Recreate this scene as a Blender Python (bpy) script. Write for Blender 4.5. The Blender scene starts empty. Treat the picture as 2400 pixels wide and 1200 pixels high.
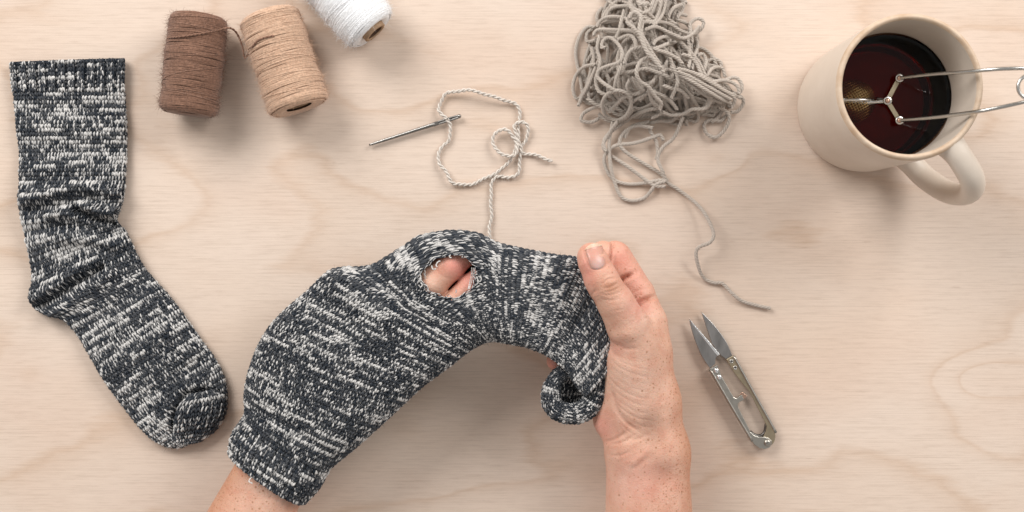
import bpy, bmesh, math, random
import numpy as np
from mathutils import Vector
C = bpy.context.scene
COL = C.collection
rng = np.random.default_rng(7)
random.seed(7)

# ------------------------------------------------------------------ camera, light, exposure
H = 70.0                                   # camera height above the table, cm
cam = bpy.data.cameras.new('camera'); cam_o = bpy.data.objects.new('camera', cam); COL.objects.link(cam_o)
cam_o.location = (0, 0, H / 100); cam.sensor_width = 36; cam.lens = 36 * 0.70 / 0.60
cam.clip_start = 0.02; cam.clip_end = 50
cam.dof.use_dof = True; cam.dof.focus_distance = 0.655; cam.dof.aperture_fstop = 9
C.camera = cam_o
w = bpy.data.worlds.new('World'); C.world = w; w.use_nodes = True
w.node_tree.nodes['Background'].inputs[0].default_value = (1.0, 0.97, 0.94, 1)
w.node_tree.nodes['Background'].inputs[1].default_value = 0.37

def area(name, loc, target, sx, sy, power, col):
    l = bpy.data.lights.new(name, 'AREA'); l.shape = 'RECTANGLE'; l.size = sx; l.size_y = sy
    l.energy = power; l.color = col
    o = bpy.data.objects.new(name, l); COL.objects.link(o); o.location = loc
    o.rotation_euler = (Vector(target) - Vector(loc)).to_track_quat('-Z', 'Y').to_euler()
    return o
area('window_light', (-0.85, 0.95, 0.95), (-0.05, 0, 0), 0.9, 0.8, 18.5, (1.0, 0.985, 0.965))     # two windows, upper left and upper right
area('window_light', (0.95, 0.80, 0.90), (0.1, 0, 0), 0.8, 0.7, 13.5, (1.0, 0.985, 0.965))
C.view_settings.view_transform = 'Standard'; C.view_settings.look = 'None'
C.view_settings.exposure = 0.25; C.view_settings.gamma = 1
C.render.engine = 'CYCLES'
C.cycles.max_bounces = 10; C.cycles.transparent_max_bounces = 24
C.cycles.caustics_reflective = False; C.cycles.caustics_refractive = False

# ------------------------------------------------------------------ helpers
def kz(z): return (H - z) / H
def P(px, py, z=0.0):
    """a photograph position at height z (cm) -> metres"""
    k = kz(z)
    return np.array([(px - 1200) / 4000 * k, (600 - py) / 4000 * k, z / 100])
def PP(a, z):
    a = np.asarray(a, float); z = np.broadcast_to(np.asarray(z, float), a.shape[:-1]); k = kz(z)
    return np.stack([(a[..., 0] - 1200) / 4000 * k, (600 - a[..., 1]) / 4000 * k, z / 100], -1)
def topx(V):
    k = kz(V[..., 2] * 100)
    return np.stack([1200 + V[..., 0] / k * 4000, 600 - V[..., 1] / k * 4000], -1)
def R(px, z=0.0): return px / 4000 * kz(z)

def tag(o, label=None, cat=None, group=None, kind=None):
    if label: o['label'] = label
    if cat: o['category'] = cat
    if group: o['group'] = group
    if kind: o['kind'] = kind
    return o
def thing(name, label, cat, loc=(0, 0, 0), group=None):
    o = bpy.data.objects.new(name, None); COL.objects.link(o); o.location = loc; o.empty_display_size = 0.02
    return tag(o, label, cat, group)
def world_loc(o):
    l = Vector(o.location)
    while o.parent: o = o.parent; l = l + Vector(o.location)
    return np.array(l)
def make(name, V, F, mat, parent=None, col=None, smooth=True, attrs=None, origin=None):
    V = np.asarray(V, float)
    base = world_loc(parent) if parent is not None else np.zeros(3)
    org = base if origin is None else np.asarray(origin, float)
    me = bpy.data.meshes.new(name)
    if isinstance(F, np.ndarray):
        n, k = F.shape
        me.vertices.add(len(V)); me.vertices.foreach_set('co', (V - org).astype(np.float32).ravel())
        me.loops.add(n * k); me.loops.foreach_set('vertex_index', F.astype(np.int32).ravel())
        me.polygons.add(n); me.polygons.foreach_set('loop_start', np.arange(0, n * k, k, dtype=np.int32))
        try: me.polygons.foreach_set('loop_total', np.full(n, k, dtype=np.int32))
        except Exception: pass
        me.update(calc_edges=True)
    else:
        me.from_pydata([tuple(v) for v in (V - org)], [], [list(f) for f in F]); me.update()
    if smooth: me.polygons.foreach_set('use_smooth', np.ones(len(me.polygons), dtype=bool))
    if col is not None:
        a = me.color_attributes.new('col', 'FLOAT_COLOR', 'POINT')
        c4 = np.ones((len(V), 4), np.float32); c4[:, :3] = col
        a.data.foreach_set('color', c4.ravel())
    for nm, val in (attrs or {}).items():
        a = me.attributes.new(nm, 'FLOAT', 'POINT'); a.data.foreach_set('value', np.asarray(val, np.float32))
    me.materials.append(mat)
    o = bpy.data.objects.new(name, me); COL.objects.link(o)
    if parent is not None: o.parent = parent
    o.location = org - base
    return o

def spline(pts, step):
    """Catmull-Rom through pts (n,d), resampled at about even step"""
    p = np.asarray(pts, float); n = len(p)
    if n < 3:
        m = max(2, int(np.linalg.norm(p[-1] - p[0]) / step) + 1)
        return p[0] + (p[-1] - p[0]) * np.linspace(0, 1, m)[:, None]
    q = np.vstack([2 * p[0] - p[1], p, 2 * p[-1] - p[-2]]); out = []
    for i in range(n - 1):
        a, b, c, d = q[i:i + 4]; t = np.linspace(0, 1, 24, endpoint=False)[:, None]
        out.append(0.5 * (2 * b + (c - a) * t + (2 * a - 5 * b + 4 * c - d) * t * t + (3 * b - a - 3 * c + d) * t ** 3))
    out = np.vstack(out + [p[-1:]])
    s = np.r_[0, np.cumsum(np.linalg.norm(np.diff(out, axis=0), axis=1))]
    m = max(3, int(s[-1] / step) + 1); si = np.linspace(0, s[-1], m)
    return np.stack([np.interp(si, s, out[:, k]) for k in range(p.shape[1])], -1)

def frames(c):
    t = np.gradient(c, axis=0); t /= np.linalg.norm(t, axis=1)[:, None] + 1e-12
    up = np.zeros_like(t); up[:, 2] = 1
    s = np.cross(t, up); ln = np.linalg.norm(s, axis=1)[:, None]; s = np.where(ln > 0.05, s / (ln + 1e-12), np.array([1.0, 0, 0]))
    return t, s, np.cross(s, t)
def tube(c, r, sides=6, cap=True, flat=1.0):
    c = np.asarray(c, float); n = len(c); r = np.broadcast_to(np.asarray(r, float), (n,))
    t, s, u = frames(c)
    a = np.arange(sides) * 2 * np.pi / sides
    V = c[:, None] + r[:, None, None] * (np.cos(a)[None, :, None] * s[:, None] + flat * np.sin(a)[None, :, None] * u[:, None])
    V = V.reshape(-1, 3)
    i = np.arange(n - 1)[:, None] * sides; j = np.arange(sides)[None]; j2 = (j + 1) % sides
    F = np.stack([i + j, i + j2, i + sides + j2, i + sides + j], -1).reshape(-1, 4)
    if cap:
        V = np.vstack([V, c[:1], c[-1:]]); k = n * sides
        jj = np.arange(sides); z = (jj + 1) % sides
        F = np.vstack([F, np.stack([z, jj, np.full(sides, k), np.full(sides, k)], -1)[:, [0, 1, 2, 2]] if False else np.empty((0, 4), int)])
        e1 = np.stack([z, jj, np.full(sides, k), z], -1); e2 = np.stack([(n - 1) * sides + jj, (n - 1) * sides + z, np.full(sides, k + 1), (n - 1) * sides + jj], -1)
        # caps as two quads halves: emit proper quads by pairing triangles
        if sides % 2 == 0:
            jj = np.arange(0, sides, 2); a1 = (jj + 1) % sides; a2 = (jj + 2) % sides
            F = np.vstack([F, np.stack([a2, a1, jj, np.full(len(jj), k)], -1),
                           (np.stack([jj, a1, a2, np.full(len(jj), 0)], -1) + (n - 1) * sides) * np.array([1, 1, 1, 0]) + np.array([0, 0, 0, k + 1])])
    return V, F.astype(int)
class Bag:
    def __init__(s): s.V = []; s.F = []; s.n = 0; s.c = []
    def add(s, VF, col=None):
        V, F = VF; s.V.append(V); s.F.append(np.asarray(F) + s.n); s.n += len(V)
        if col is not None:
            col = np.asarray(col, float); s.c.append(np.broadcast_to(col, (len(V), 3)) if col.ndim == 1 else col)
        return s
    def build(s, name, mat, parent=None, **k):
        return make(name, np.vstack(s.V), np.vstack(s.F), mat, parent, col=np.vstack(s.c) if s.c else None, **k)
def plied(c, rply, rtube, pitch, plies=3, sides=5, flat=1.0):
    t, s, u = frames(c); L = np.r_[0, np.cumsum(np.linalg.norm(np.diff(c, axis=0), axis=1))]
    b = Bag(); ph0 = rng.uniform(0, 6.28)
    for k in range(plies):
        a = ph0 + 2 * np.pi * k / plies + 2 * np.pi * L / pitch
        b.add(tube(c + rply * (np.cos(a)[:, None] * s + np.sin(a)[:, None] * u), rtube, sides, cap=False))
    return np.vstack(b.V), np.vstack(b.F)
def lathe(prof, centre, axis=(0, 0, 1), seg=64, close=False):
    """prof: (radius, height) pairs round an axis"""
    ax = Vector(axis).normalized(); q = ax.to_track_quat('Z', 'Y').to_matrix(); M = np.array(q)
    pr = np.asarray(prof, float); a = np.arange(seg) * 2 * np.pi / seg
    V = np.stack([pr[:, None, 0] * np.cos(a), pr[:, None, 0] * np.sin(a), np.repeat(pr[:, None, 1], seg, 1)], -1).reshape(-1, 3)
    V = V @ M.T + np.asarray(centre)
    n = len(pr); i = (np.arange(n if close else n - 1))[:, None] * seg; i2 = ((np.arange(n if close else n - 1) + 1) % n)[:, None] * seg
    j = np.arange(seg)[None]; j2 = (j + 1) % seg
    return V, np.stack([i + j, i + j2, i2 + j2, i2 + j], -1).reshape(-1, 4)
def plate(poly, z0, z1, bev=0.0, name='plate', mat=None, parent=None, smooth_poly=False):
    """an outline in photograph pixels cut from a sheet between heights z0 and z1 (cm)"""
    bm = bmesh.new(); zt = z1
    vs = [bm.verts.new(P(x, y, zt)) for x, y in poly]
    f = bm.faces.new(vs)
    bm.normal_update()
    if f.normal.z < 0: f.normal_flip()
    r = bmesh.ops.extrude_face_region(bm, geom=[f])
    for v in [g for g in r['geom'] if isinstance(g, bmesh.types.BMVert)]: v.co.z = z0 / 100
    bmesh.ops.recalc_face_normals(bm, faces=bm.faces)
    if bev > 0:
        ed = [e for e in bm.edges if all(abs(v.co.z - zt / 100) < 1e-6 for v in e.verts)]
        bmesh.ops.bevel(bm, geom=ed, offset=bev / 100, segments=2, affect='EDGES', profile=0.5)
    base = world_loc(parent) if parent is not None else np.zeros(3)
    for v in bm.verts: v.co -= Vector(base)
    me = bpy.data.meshes.new(name); bm.to_mesh(me); bm.free(); me.materials.append(mat)
    o = bpy.data.objects.new(name, me); COL.objects.link(o)
    if parent is not None: o.parent = parent
    return o
def polydist(q, line):
    """distance of points q (n,2) to a polyline"""
    line = np.asarray(line, float); d = np.full(len(q), 1e9)
    for a, b in zip(line[:-1], line[1:]):
        ab = b - a; t = np.clip(((q - a) @ ab) / (ab @ ab + 1e-9), 0, 1)
        d = np.minimum(d, np.linalg.norm(q - a - t[:, None] * ab, axis=1))
    return d
def vnoise(x, y, seed=0):
    """smooth value noise"""
    xi = np.floor(x).astype(int); yi = np.floor(y).astype(int); fx = x - xi; fy = y - yi
    fx = fx * fx * (3 - 2 * fx); fy = fy * fy * (3 - 2 * fy)
    def h(a, b):
        n = (a * 374761393 + b * 668265263 + seed * 974711) & 0x7fffffff
        n = ((n ^ (n >> 13)) * 1274126177) & 0x7fffffff
        return ((n ^ (n >> 16)) & 0xffff) / 65535.0
    return (h(xi, yi) * (1 - fx) + h(xi + 1, yi) * fx) * (1 - fy) + (h(xi, yi + 1) * (1 - fx) + h(xi + 1, yi + 1) * fx) * fy

# ------------------------------------------------------------------ materials
class NT:
    def __init__(s, name):
        s.m = bpy.data.materials.new(name); s.m.use_nodes = True; s.t = s.m.node_tree
        s.b = s.t.nodes['Principled BSDF']; s.out = s.t.nodes['Material Output']
    def n(s, typ, **kw):
        nd = s.t.nodes.new(typ)
        for k, v in kw.items():
            if k.startswith('_'): setattr(nd, k[1:], v)
        for k, v in kw.items():
            if not k.startswith('_'):
                key = k.replace('__', ' ')
                if hasattr(v, 'is_linked') or isinstance(v, bpy.types.NodeSocket): s.t.links.new(v, nd.inputs[key])
                else: nd.inputs[key].default_value = v
        return nd
    def link(s, a, b): s.t.links.new(a, b)
    def math(s, op, a, b=0.0, c=None):
        nd = s.t.nodes.new('ShaderNodeMath'); nd.operation = op
        for i, v in enumerate((a, b, c)):
            if v is None: continue
            if isinstance(v, bpy.types.NodeSocket): s.link(v, nd.inputs[i])
            else: nd.inputs[i].default_value = v
        return nd.outputs[0]
    def mix(s, f, a, b, mode='MIX'):
        nd = s.t.nodes.new('ShaderNodeMix'); nd.data_type = 'RGBA'; nd.blend_type = mode
        for i, v in ((0, f), (6, a), (7, b)):
            if isinstance(v, bpy.types.NodeSocket): s.link(v, nd.inputs[i])
            else: nd.inputs[i].default_value = v if i == 0 or len(v) == 4 else (*v, 1)
        return nd.outputs[2]
    def ramp(s, f, stops):
        nd = s.t.nodes.new('ShaderNodeValToRGB'); s.link(f, nd.inputs[0]); e = nd.color_ramp.elements
        while len(e) < len(stops): e.new(0.5)
        for el, (p, c) in zip(e, stops): el.position = p; el.color = (*c, 1) if len(c) == 3 else c
        return nd.outputs[0]
    def coord(s, scale=(1, 1, 1), loc=(0, 0, 0), rot=(0, 0, 0)):
        tc = s.t.nodes.new('ShaderNodeTexCoord'); mp = s.t.nodes.new('ShaderNodeMapping')
        s.link(tc.outputs['Object'], mp.inputs[0]); mp.inputs['Scale'].default_value = scale
        mp.inputs['Location'].default_value = loc; mp.inputs['Rotation'].default_value = rot
        return mp.outputs[0]
    def noise(s, vec, scale, detail=3, rough=0.5, dist=0.0):
        nd = s.t.nodes.new('ShaderNodeTexNoise'); s.link(vec, nd.inputs['Vector'])
        nd.inputs['Scale'].default_value = scale; nd.inputs['Detail'].default_value = detail
        nd.inputs['Roughness'].default_value = rough; nd.inputs['Distortion'].default_value = dist
        return nd.outputs['Fac']
    def bump(s, h, dist, strength=1.0, normal=None):
        nd = s.t.nodes.new('ShaderNodeBump'); s.link(h, nd.inputs['Height']); nd.inputs['Distance'].default_value = dist
        nd.inputs['Strength'].default_value = strength
        if normal is not None: s.link(normal, nd.inputs['Normal'])
        return nd.outputs[0]
    def set(s, **k):
        for a, v in k.items():
            inp = s.b.inputs[a.replace('__', ' ')]
            if isinstance(v, bpy.types.NodeSocket): s.link(v, inp)
            else: inp.default_value = (*v, 1) if isinstance(v, tuple) and len(v) == 3 and inp.type == 'RGBA' else v
        return s

def wood():
    n = NT('birch_plywood')
    co = n.coord()
    sep = n.n('ShaderNodeSeparateXYZ', Vector=co); X, Y = sep.outputs[0], sep.outputs[1]
    # growth ring field: mostly runs along the board, with long waves and three knots
    big = n.noise(n.coord((3.4, 6.5, 1), (0.31, 0.12, 0), (0, 0, 0.12)), 1.0, 2, 0.45, 0.3)
    med = n.noise(n.coord((7.0, 26.0, 1)), 1.0, 2, 0.5)
    f = n.math('ADD', n.math('MULTIPLY', Y, 7.0), n.math('MULTIPLY', big, 7.0))
    f = n.math('ADD', f, n.math('MULTIPLY', med, 0.55))
    f = n.math('ADD', f, n.math('MULTIPLY', X, -1.8))
    for (kx, ky, sx, sy, amp) in ((1682, 372, 40, 26, 0.9), (2290, 885, 70, 40, 1.2), (66, 875, 36, 26, 0.8)):
        c = P(kx, ky); dx = n.math('DIVIDE', n.math('SUBTRACT', X, float(c[0])), sx / 4000); dy = n.math('DIVIDE', n.math('SUBTRACT', Y, float(c[1])), sy / 4000)
        r2 = n.math('ADD', n.math('MULTIPLY', dx, dx), n.math('MULTIPLY', dy, dy))
        f = n.math('ADD', f, n.math('MULTIPLY', n.math('EXPONENT', n.math('MULTIPLY', r2, -0.6)), amp))
    f = n.math('ADD', f, n.math('MULTIPLY', n.noise(n.coord((60, 420, 1), (3.3, 0, 0)), 1.0, 2, 0.6), 0.16))
    f = n.math('ADD', f, n.math('MULTIPLY', n.noise(n.coord((16, 30, 1), (1.1, 2.0, 0)), 1.0, 2, 0.6), 0.5))
    fr = n.math('FRACT', f)
    # each ring: pale, warming slowly up to a thin darker line, then pale again
    line = n.ramp(fr, [(0.0, (0.10, 0.10, 0.10)), (0.25, (0.0, 0.0, 0.0)), (0.62, (0.10, 0.10, 0.10)), (0.82, (0.45, 0.45, 0.45)), (0.90, (0.95, 0.95, 0.95)), (1.0, (0.10, 0.10, 0.10))])
    patch = n.ramp(n.noise(n.coord((5.0, 8.0, 1), (0.7, 0.2, 0)), 1.0, 3, 0.55), [(0.30, (0, 0, 0)), (0.72, (1, 1, 1))])
    linew = n.math('MULTIPLY', line, n.math('ADD', 0.40, n.math('MULTIPLY', patch, 0.80)))
    base = n.mix(n.math('MULTIPLY', patch, 0.75), (0.700, 0.580, 0.492), (0.655, 0.515, 0.412))
    pink = n.ramp(n.noise(n.coord((7, 10, 1), (2.1, 0.4, 0)), 1.0, 3, 0.5), [(0.50, (0, 0, 0)), (0.74, (1, 1, 1))])
    base = n.mix(n.math('MULTIPLY', pink, 0.5), base, (0.625, 0.455, 0.355))
    base = n.mix(n.math('MULTIPLY', linew, 0.50), base, (0.500, 0.330, 0.215))
    # fibre streaks along the board
    fib = n.noise(n.coord((26, 1500, 1)), 1.0, 3, 0.6)
    fib2 = n.noise(n.coord((90, 700, 1), (1.3, 0, 0)), 1.0, 3, 0.65)
    fm = n.ramp(n.math('ADD', n.math('MULTIPLY', fib, 0.6), n.math('MULTIPLY', fib2, 0.4)), [(0.32, (0.85, 0.835, 0.82)), (0.52, (1, 1, 1)), (0.75, (1.05, 1.05, 1.05))])
    base = n.mix(1.0, base, fm, 'MULTIPLY')
    grain = n.ramp(n.noise(n.coord(), 2600, 2, 0.6), [(0.3, (0.955, 0.955, 0.955)), (0.7, (1.03, 1.03, 1.03))])
    base = n.mix(1.0, base, grain, 'MULTIPLY')
    peck = n.ramp(n.noise(n.coord((60, 520, 1), (4, 2, 0)), 1.0, 1, 0.4), [(0.765, (0, 0, 0)), (0.82, (1, 1, 1))])
    base = n.mix(n.math('MULTIPLY', peck, 0.30), base, (0.36, 0.24, 0.17))
    n.set(Base__Color=base, Roughness=0.62, Specular__IOR__Level=0.25)
    n.set(Normal=n.bump(n.math('ADD', fib, n.math('MULTIPLY', fib2, 0.5)), 0.00012, 0.6))
    return n.m
def fibre(name, rough=0.95, colattr=True, base=(0.5, 0.5, 0.5), var=0.25, scale=1800, sheen=0.3, stretch=None):
    n = NT(name)
    if colattr: c = n.n('ShaderNodeAttribute', _attribute_name='col').outputs['Color']
    else:
        rgb = n.t.nodes.new('ShaderNodeRGB'); rgb.outputs[0].default_value = (*base, 1); c = rgb.outputs[0]
    ns = n.noise(n.coord(stretch or (1, 1, 1)), scale, 3, 0.65)
    m = n.ramp(ns, [(0.28, (1 - var,) * 3), (0.72, (1 + var,) * 3)])
    n.set(Base__Color=n.mix(1.0, c, m, 'MULTIPLY'), Roughness=rough, Specular__IOR__Level=0.1, Sheen__Weight=sheen, Sheen__Roughness=0.5)
    n.set(Normal=n.bump(ns, 0.0002, 0.5))
    return n.m
def metal(name, base, rough, streak=(1, 1, 1), var=0.12, scale=400):
    n = NT(name); ns = n.noise(n.coord(streak), scale, 4, 0.6)
    n.set(Base__Color=n.mix(1.0, base, n.ramp(ns, [(0.3, (1 - var * .6,) * 3), (0.7, (1 + var * 0.4,) * 3)]), 'MULTIPLY'), Metallic=1.0,
          Roughness=n.math('ADD', rough - 0.06, n.math('MULTIPLY', ns, 0.12)))
    n.set(Normal=n.bump(ns, 0.00002, 0.15))
    return n.m
def skin():
    n = NT('freckled_skin')
    c = n.n('ShaderNodeAttribute', _attribute_name='col').outputs['Color']
    fr = n.n('ShaderNodeAttribute', _attribute_name='freckle').outputs['Fac']
    co = n.coord()
    mott = n.noise(co, 130, 4, 0.6)
    c = n.mix(1.0, c, n.ramp(mott, [(0.28, (0.92, 0.80, 0.77)), (0.5, (1, 1, 1)), (0.72, (1.06, 1.10, 1.12))]), 'MULTIPLY')
    for sc, thr, st in ((520, 0.42, 0.60), (850, 0.46, 0.52), (330, 0.25, 0.55)):
        v = n.t.nodes.new('ShaderNodeTexVoronoi'); n.link(co, v.inputs['Vector']); v.inputs['Scale'].default_value = sc
        sp = n.n('ShaderNodeSeparateColor', Color=v.outputs['Color'])
        pick = n.math('LESS_THAN', sp.outputs[0], n.math('MULTIPLY', fr, 0.95))
        siz = n.math('MULTIPLY', n.math('ADD', 0.35, n.math('MULTIPLY', sp.outputs[1], 0.65)), thr)
        spot = n.math('MULTIPLY', n.math('SMOOTH_MIN', 1.0, n.math('MAXIMUM', 0.0, n.math('MULTIPLY', n.math('SUBTRACT', siz, v.outputs['Distance']), 5.5)), 0.1), pick)
        c = n.mix(n.math('MULTIPLY', spot, st), c, (0.32, 0.125, 0.055))
    v = n.t.nodes.new('ShaderNodeTexVoronoi'); n.link(n.coord((1, 1, 1)), v.inputs['Vector']); v.inputs['Scale'].default_value = 1100
    fine = n.noise(n.coord((900, 260, 600), (0, 0, 0), (0, 0, 0.6)), 1.0, 3, 0.6)
    h = n.math('ADD', n.math('MULTIPLY', v.outputs['Distance'], 0.5), fine)
    n.set(Base__Color=c, Roughness=0.50, Specular__IOR__Level=0.33, Subsurface__Weight=0.16, Subsurface__Scale=0.003)
    n.b.inputs['Subsurface Radius'].default_value = (1.0, 0.35, 0.2)
    n.set(Normal=n.bump(h, 0.00034, 0.75))
    return n.m
M = {}
M['wood'] = wood()
M['knit'] = fibre('marled_knit_yarn', var=0.30, scale=2200, sheen=0.04)
M['skin'] = skin()
n = NT('finger_nail'); n.set(Base__Color=n.mix(1.0, n.n('ShaderNodeAttribute', _attribute_name='col').outputs['Color'], n.ramp(n.noise(n.coord((1, 1, 1)), 300, 3), [(0.3, (0.95,) * 3), (0.7, (1.04,) * 3)]), 'MULTIPLY'), Roughness=0.32, Specular__IOR__Level=0.45, Subsurface__Weight=0.2, Subsurface__Scale=0.002); M['nail'] = n.m
M['brown'] = fibre('brown_thread', colattr=False, base=(0.235, 0.128, 0.086), var=0.35, scale=900)
M['beige'] = fibre('beige_thread', colattr=False, base=(0.60, 0.405, 0.285), var=0.22, scale=900)
M['white'] = fibre('white_thread', colattr=False, base=(0.84, 0.84, 0.85), var=0.08, scale=900)
M['grey_yarn'] = fibre('grey_beige_yarn', colattr=False, base=(0.485, 0.425, 0.37), var=0.22, scale=1500)
M['pale_yarn'] = fibre('pale_darning_yarn', colattr=False, base=(0.67, 0.61, 0.55), var=0.18, scale=1500)
M['card'] = fibre('cardboard', colattr=False, base=(0.40, 0.27, 0.175), var=0.2, scale=500, sheen=0)
M['card_shade'] = fibre('shaded_cardboard', colattr=False, base=(0.10, 0.06, 0.04), var=0.2, scale=500, sheen=0)  # darker copy of the cardboard, with the shade inside the tube in its colour
M['steel'] = metal('polished_steel', (0.60, 0.58, 0.55), 0.26)
M['blade'] = metal('ground_blade_steel', (0.38, 0.365, 0.355), 0.33, (1, 0.25, 1), 0.45, 220)
M['needle'] = metal('needle_steel', (0.30, 0.285, 0.27), 0.25)
M['arm'] = metal('tongs_steel', (0.52, 0.50, 0.47), 0.26)
M['edge'] = metal('honed_edge', (0.93, 0.93, 0.93), 0.25)
M['bar'] = metal('nickel_plate', (0.46, 0.435, 0.39), 0.33, (1, 1, 1), 0.16, 300)
M['brass'] = metal('worn_brassy_plate', (0.50, 0.415, 0.29), 0.30, (1, 1, 1), 0.22, 300)
M['dark_metal'] = metal('dark_spring_steel', (0.14, 0.13, 0.12), 0.4)
M['copper'] = metal('copper_rivet', (0.62, 0.40, 0.30), 0.3)
M['gold_mesh'] = metal('stained_mesh_wire', (0.50, 0.34, 0.15), 0.4)

# ------------------------------------------------------------------ table
V, F = [], []
bm = bmesh.new(); bmesh.ops.create_cube(bm, size=1)
for v in bm.verts: v.co = Vector((v.co.x * 1.8, v.co.y * 1.4, (v.co.z - 0.5) * 0.025))
bmesh.ops.bevel(bm, geom=[e for e in bm.edges], offset=0.002, segments=2, affect='EDGES')
me = bpy.data.meshes.new('table_top'); bm.to_mesh(me); bm.free(); me.materials.append(M['wood'])
table = bpy.data.objects.new('table_top', me); COL.objects.link(table)
tag(table, 'pale birch plywood table top under everything', None, None, 'structure')

# ------------------------------------------------------------------ knitting
DARK = np.array([0.020, 0.026, 0.036]); WHITE = np.array([0.72, 0.70, 0.675])
class Patch:
    """a sheet of fabric: rows of (left px, right px, centre height, half thickness) -> dense grid, even along each row"""
    def __init__(s, rows, nt=300, ns=240, ang=(-0.6, math.pi + 0.6), expo=0.8, relax=None):
        A = np.array([r[0] for r in rows], float); B = np.array([r[1] for r in rows], float)
        z = np.array([[r[2], r[3]] for r in rows], float)
        key = np.hstack([A, B, z])
        d = np.linalg.norm(np.diff((A + B) / 2, axis=0), axis=1) * 0.5 + 0.25 * (np.linalg.norm(np.diff(A, axis=0), axis=1) + np.linalg.norm(np.diff(B, axis=0), axis=1))
        s.tk = np.r_[0, np.cumsum(d)]; s.length = s.tk[-1]
        q = s._cr(key, s.tk, np.linspace(0, s.length, nt))
        s.nt, s.ns = nt, ns
        A, B, zc, hh = q[:, :2], q[:, 2:4], q[:, 4], q[:, 5]
        A3 = PP(A, zc); B3 = PP(B, zc); Mid = (A3 + B3) / 2; E = (B3 - A3) / 2
        th = np.linspace(ang[0], ang[1], 200); c, sn = np.cos(th), np.sin(th)
        cc = np.sign(c) * np.abs(c) ** expo; ss = np.sign(sn) * np.abs(sn) ** expo
        G = Mid[:, None] - E[:, None] * cc[None, :, None]
        G[:, :, 2] += (hh / 100)[:, None] * ss[None]
        out = np.empty((nt, ns, 3)); s.arc = np.empty(nt)
        for i in range(nt):
            L = np.r_[0, np.cumsum(np.linalg.norm(np.diff(G[i], axis=0), axis=1))]; s.arc[i] = L[-1]
            li = np.linspace(0, L[-1], ns)
            for k in range(3): out[i, :, k] = np.interp(li, L, G[i, :, k])
        s.G = out; s.keep = np.ones((nt, ns), bool)
    @staticmethod
    def _cr(key, tk, t):
        m = np.gradient(key, tk, axis=0)
        i = np.clip(np.searchsorted(tk, t) - 1, 0, len(tk) - 2); h = (tk[i + 1] - tk[i])[:, None]; x = ((t - tk[i]))[:, None] / h
        return (2 * x**3 - 3 * x**2 + 1) * key[i] + (x**3 - 2 * x**2 + x) * h * m[i] + (-2 * x**3 + 3 * x**2) * key[i + 1] + (x**3 - x**2) * h * m[i + 1]
    def relief(s, items, gain=1.0):
        q = topx(s.G).reshape(-1, 2)
        up = np.clip((s.normals()[:, :, 2]).reshape(-1) * 2, 0, 1)
        dz = np.zeros(len(q))
        for line, wd, amp in items: dz += gain * amp / 100 * np.exp(-(polydist(q, line) / wd) ** 2)
        s.G[:, :, 2] += (dz * up).reshape(s.nt, s.ns); s.G[:, :, 2] = np.where(up.reshape(s.nt, s.ns) > .3, np.maximum(s.G[:, :, 2], 0.0028), s.G[:, :, 2])
        s.Nrm = None
    Nrm = None
    def normals(s):
        if s.Nrm is None:
            a = np.gradient(s.G, axis=0); b = np.gradient(s.G, axis=1)
            nn = np.cross(b, a); nn /= np.linalg.norm(nn, axis=2)[:, :, None] + 1e-12
            mid = nn[s.nt // 2, s.ns // 2]
            s.Nrm = nn if mid[2] > 0 else -nn
        return s.Nrm
    def hole(s, centre, rad, r0, rmax, tilt=0.0):
        q = topx(s.G); ca, sa = math.cos(tilt), math.sin(tilt)
        d = q - np.array(centre); x = (d[..., 0] * ca + d[..., 1] * sa) / rad[0]; y = (-d[..., 0] * sa + d[..., 1] * ca) / rad[1]
        an = np.arctan2(y, x); r = (np.sqrt(x * x + y * y) + 1e-9) * (1 + .05 * np.sin(3 * an + 1) + .035 * np.sin(7 * an) + .025 * np.sin(11 * an + 2)); up = s.normals()[:, :, 2] > 0.05
        sel = (r < rmax) & up
        f = np.clip((r - r0) / (rmax - r0), 0, 1)
        rn = np.where(sel, 1 + (rmax - 1) * f ** 0.9, r)
        rr_ = np.sqrt(x * x + y * y) + 1e-9; rn = rn * rr_ / r; x2, y2 = x / rr_ * rn * rad[0], y / rr_ * rn * rad[1]
        nq = np.stack([centre[0] + x2 * ca - y2 * sa, centre[1] + x2 * sa + y2 * ca], -1)
        z = s.G[:, :, 2] * 100
        s.G = np.where(sel[..., None], PP(nq, z), s.G)
        s.keep &= ~((r < r0) & up); s.Nrm0 = s.Nrm; s.Nrm = None
    def at(s, u, v):
        """u in 0..1 round, v in 0..1 along -> position, normal"""
        fu = np.clip(u, 0, 1) * (s.ns - 1.001); fv = np.clip(v, 0, 1) * (s.nt - 1.001)
        i = fv.astype(int); j = fu.astype(int); a = (fv - i)[..., None]; b = (fu - j)[..., None]
        N = s.normals()
        def bl(g): return (g[i, j] * (1 - b) + g[i, j + 1] * b) * (1 - a) + (g[i + 1, j] * (1 - b) + g[i + 1, j + 1] * b) * a
        p = bl(s.G); nn = bl(N); nn /= np.linalg.norm(nn, axis=-1)[..., None] + 1e-12
        return p, nn, s.keep[i, j]

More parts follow.
